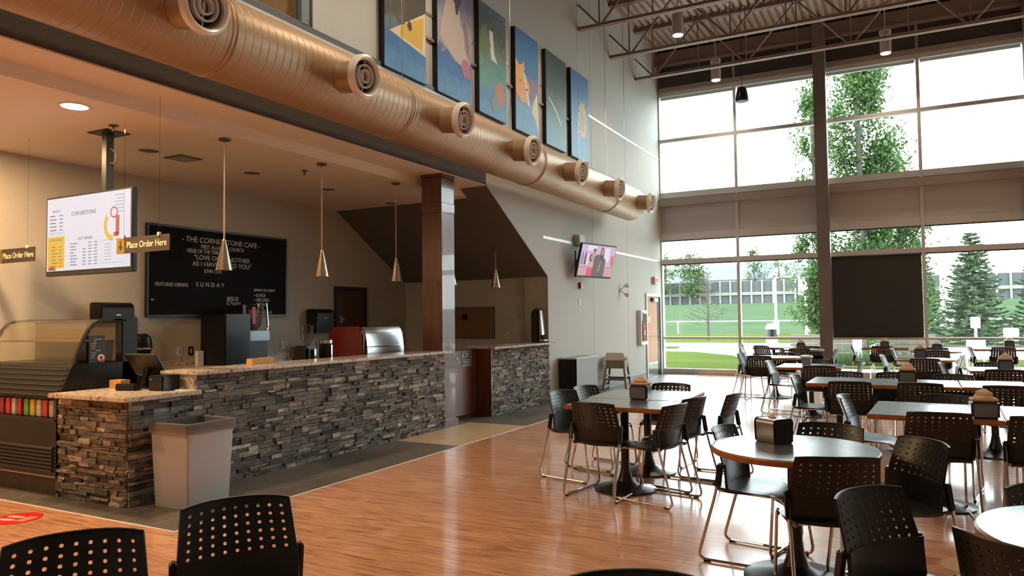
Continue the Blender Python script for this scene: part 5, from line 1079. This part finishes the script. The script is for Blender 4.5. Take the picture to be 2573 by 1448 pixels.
def quads(mb, c, s, rr, flatn=0.5):     # a small leaf cluster
    a, b_ = rr.uniform(0, 2*PI), rr.uniform(-1, 1)*flatn; n = Vector((math.cos(a)*math.cos(b_), math.sin(a)*math.cos(b_), math.sin(b_)))
    u = n.cross(Vector((rr.uniform(-1, 1), rr.uniform(-1, 1), rr.uniform(-1, 1)))).normalized(); v = n.cross(u); c = Vector(c)
    mb.face([c-u*s, c-v*s*0.6, c+u*s, c+v*s*0.6])
def leafy(name, lb, x, y, h, w, n, s, m, seed, shape='round', z0=0.2, grp=None, trunk=0.085):
    t = outobj(name, lb, 'tree', x, y, grp); rr = random.Random(seed); mb = MB(); tr = MB()
    tr.tube([(0, 0, 0), (0.05*w*rr.uniform(-1, 1), 0, h*0.4), (0, 0.05*w, h*0.92)], trunk, 8)
    lobes = []
    for k in range(60 if shape == 'column' else 30):
        v = rr.uniform(z0, 0.97)
        if shape == 'column': r = w*0.5*(math.sin(PI*min(1, (v-z0)/(1-z0)*0.8+0.15))**0.5)
        else: r = w*0.5*math.sqrt(max(0.02, 1-((v-0.6)/0.42)**2))
        a = rr.uniform(0, 2*PI); q = r*rr.uniform(0.2, 0.85); p = Vector((q*math.cos(a), q*math.sin(a), v*h)); lobes.append((p, w*rr.uniform(0.10, 0.20)))
        tr.tube([(0, 0, max(0.1, v*h-q*1.2-0.3)), tuple(p)], trunk*0.22, 5)
    for k in range(n):
        p, r = rr.choice(lobes); d = Vector((rr.gauss(0, 1), rr.gauss(0, 1), rr.gauss(0, 1)*(1.9 if shape == 'column' else 0.9)))*r*0.62
        quads(mb, p+d, s*rr.uniform(0.7, 1.4), rr, 1.2)
    mb.build('foliage', m, t, recalc=False); tr.build('trunk', barkm, t, True); return t
leafy('poplar_tree', 'tall slender poplar right behind the brown window column', 27.0, 1.05, 10.4, 2.5, 22000, 0.062, leaf_p, 4, 'column', 0.12, 'tall poplars')
leafy('poplar_tree', 'tall poplar mostly behind the brown window column', 28.0, 2.55, 9.6, 1.7, 9000, 0.065, leaf_p, 9, 'column', 0.10, 'tall poplars')
leafy('poplar_tree', 'tall poplar reaching right of the window column over the dark shade', 29.5, -0.05, 6.6, 2.4, 9000, 0.065, leaf_p, 14, 'column', 0.12, 'tall poplars')
def spruce(lb, x, y, h, w, seed, n=26):
    t = outobj('spruce_tree', lb, 'tree', x, y, 'blue green spruces'); rr = random.Random(seed); mb = MB(); tr = MB(); tr.cyl((0, 0, 0), (0, 0, h), 0.11*h/5, 8, 0.01)
    for k in range(n):
        v = 0.06+0.92*k/n; L_ = w*0.5*(1-v)**0.85+0.05; nb_ = 9
        for j in range(nb_):
            a = 2*PI*(j+rr.uniform(0, .8))/nb_; l = L_*rr.uniform(0.75, 1.15); z = v*h+rr.uniform(-.06, .06); d = Vector((math.cos(a), math.sin(a), 0)); side = Vector((-d.y, d.x, 0))
            pts = [Vector((0, 0, z))+d*l*q+Vector((0, 0, -0.20*l*q+0.26*l*q*q*q)) for q in (0, .35, .7, 1)]
            tr.tube([tuple(p) for p in pts], 0.012, 4)
            for q in range(int(8+l*9)):
                f = rr.uniform(0.08, 1.0); c = Vector((0, 0, z))+d*l*f+Vector((0, 0, -0.20*l*f+0.26*l*f**3)); sw = (0.30*l*(1-f)+0.06)*rr.uniform(-1, 1)
                c2 = c+side*sw+d*abs(sw)*0.4; s_ = rr.uniform(0.05, 0.10)
                dd = (d*0.7+side*(0.7 if sw > 0 else -0.7)).normalized(); mb.face([c2-dd*s_*1.6, c2+Vector((0, 0, s_*.5)), c2+dd*s_*1.6, c2-Vector((0, 0, s_*.6))])
    mb.build('needles', leaf_s, t, recalc=False); tr.build('trunk', barkm, t, True)
spruce('spruce in the middle of the right window bay', 36, -2.62, 5.0, 3.4, 31, 30); spruce('spruce at the right picture edge', 36.5, -5.35, 5.5, 3.6, 32, 30)
spruce('small spruce behind the mullion right of the dark shade', 37.5, -0.75, 4.9, 2.3, 33, 26); spruce('spruce partly behind the dark shade', 40, -0.2, 4.2, 2.6, 34, 22)
# bare pine by the field
t = outobj('bare_pine', 'thin bare young pine on the lawn behind the left glass bay', 'tree', 46, 10.6); rr = random.Random(8); tr = MB(); mb = MB()
tr.cyl((0, 0, 0), (0, 0, 4.2), 0.10, 8, 0.015)
for k in range(46):
    v = 0.22+0.76*k/46; a = rr.uniform(0, 2*PI); l = (1.75*(1-v)+0.15)*rr.uniform(0.7, 1.15); z = v*4.2; d = Vector((math.cos(a), math.sin(a), 0))
    tr.tube([(0, 0, z), tuple(d*l*0.5+Vector((0, 0, z+0.05*l))), tuple(d*l+Vector((0, 0, z+0.30*l)))], 0.016, 5)
    for q in range(5): f = rr.uniform(.4, 1); c = d*l*f+Vector((0, 0, z+0.30*l*f*f)); tr.tube([tuple(c), tuple(c+Vector((rr.uniform(-.2, .2), rr.uniform(-.2, .2), rr.uniform(0, .18))))], 0.008, 4); quads(mb, c+Vector((rr.uniform(-.12, .12), rr.uniform(-.12, .12), .06)), .035, rr, 1.2)
tr.build('trunk', barkm, t, True); mb.build('needles', leaf_b, t, recalc=False)
for x, y, h, w, n, sd, lb in ((128, 45.2, 8.2, 6.0, 1700, 41, 'pale green tree at the left of the window before the barrier'), (136, 41.5, 8.5, 3.2, 500, 42, 'small tree over the left blue roof'), (127, 37.2, 8.8, 4.5, 1500, 43, 'narrow light green tree left of the bare pine'),
                              (127, 32.0, 8.6, 6.5, 2600, 44, 'round green tree right of the left window mullion'), (139, 23.5, 10.4, 4.0, 600, 45, 'small tree above the long blue roof'), (138, 19.0, 8.5, 6, 600, 46, 'thin tree right of the white gable'),
                              (60, 6.4, 5.0, 3.4, 1500, 47, 'pale tree left of the brown window column')):
    leafy('far_tree', lb, x, y, h-rise(x, y)*0.0, w, n, 0.20 if x > 100 else 0.10, leaf_d, sd, 'round', 0.25, 'trees near the barrier')
def pole(name, lb, x, y, h, r, head=None, cat='pole'):
    t = outobj(name, lb, cat, x, y); MB().cyl((0, 0, 0), (0, 0, h), r, 12, r*0.8).build('post', polewhite, t, True)
    if head: MB().box(*head).build('sign_plate' if cat == 'pole' else 'lamp_head', polewhite, t, bevel=0.02)
pole('sign_post', 'white post with a broad white sign panel left of the brown column', 40, 4.28, 3.3, 0.09, (-0.06, 0.06, -0.35, 0.35, 2.5, 3.4))
pole('field_pole', 'slim white pole standing on the field before the barrier', 60, 8.62, 4.4, 0.10, (-0.15, 0.15, -0.2, 0.2, -0.02, 1.1))
pole('light_tower', 'thick pale pole left of the middle spruce', 70, -3.3, 9.2, 0.55)
pole('sign_post', 'short white sign post before the middle spruce', 31, -2.30, 1.25, 0.05, (-0.04, 0.04, -0.15, 0.15, 0.95, 1.35)); pole('bollard_light', 'white roadside cabinet right of the middle spruce', 31, -3.35, 0.85, 0.08, (-0.1, 0.1, -0.22, 0.22, 0.5, 0.95))
t = outobj('field_railing', 'low pale rail along the sports field', 'railing', 62, 0)
MB().box(-0.03, 0.03, -20, 50, 0.98, 1.05).build('top_rail', polewhite, t)
for k in range(24): MB().box(-0.04, 0.04, 48-k*2.6, 48.08-k*2.6, 0, 1.0).build('post', polewhite, t)
t = outobj('litter_bin', 'outdoor litter bin with a white dome and dark opening, seen through the left bay', 'litter bin', 24.5, 3.66)
MB().lathe([(0.17, 0), (0.18, 0.80)], n=20).build('bin_body', polewhite, t, True); MB().lathe([(0.15, 0.80), (0.15, 1.05)], n=20).build('dark_opening', black, t, True); MB().lathe([(0.19, 1.05), (0.19, 1.12), (0.12, 1.22), (0.02, 1.24)], n=20).build('dome_lid', polewhite, t, True)
def planter(y0, y1, x, lb):
    t = outobj('timber_bench_wall', lb, 'garden wall', x, 0, 'low timber walls outside'); t.location.x = x
    for k in range(3): MB().box(0, 0.3, y0, y1, 0.01+k*0.29, 0.28+k*0.29).build('board', timber, t)
planter(1.75, 3.20, 25.2, 'low timber wall outside, left of the brown window column'); planter(1.0, 1.75, 25.2, 'low timber wall outside, just right of the brown window column'); planter(-0.85, 0.75, 25.2, 'low timber wall outside, under the dark shade')
t = outobj('patio_post', 'pale square post outside under the dark shade', 'post', 24.6, 1.22); MB().box(-0.12, 0.12, -0.12, 0.12, 0, 0.9).build('post', polewhite, t)
t = outobj('patio_chair', 'pale outdoor chair beyond the right window bay', 'chair', 21.2, -1.55)
MB().prism([(-0.2, 0.42), (-0.28, 0.85), (-0.25, 0.85), (-0.17, 0.42)], 'y', -0.2, 0.2).build('backrest', whiteobj, t); MB().box(-0.2, 0.22, -0.2, 0.2, 0.40, 0.43).build('seat', whiteobj, t)
for a in (-.18, .2):
    for b_ in (-.18, .18): MB().cyl((a, b_, 0), (a, b_, 0.4), 0.014, 8).build('leg', steel, t)
t = outobj('tall_grass', 'clump of tall green grass outside under the dark shade', 'plant', 23.6, 1.5); mb = MB(); rr = random.Random(6)
for k in range(900):
    x, y = rr.uniform(-.5, .5), rr.uniform(-1.1, 0.6); h = rr.uniform(.25, .6); dx, dy = rr.uniform(-.12, .12), rr.uniform(-.12, .12); mb.face([(x-.008, y-.008, 0), (x+.008, y+.008, 0), (x+dx, y+dy, h)])
mb.build('blades', leaf_d, t, recalc=False)
t['kind'] = 'stuff'
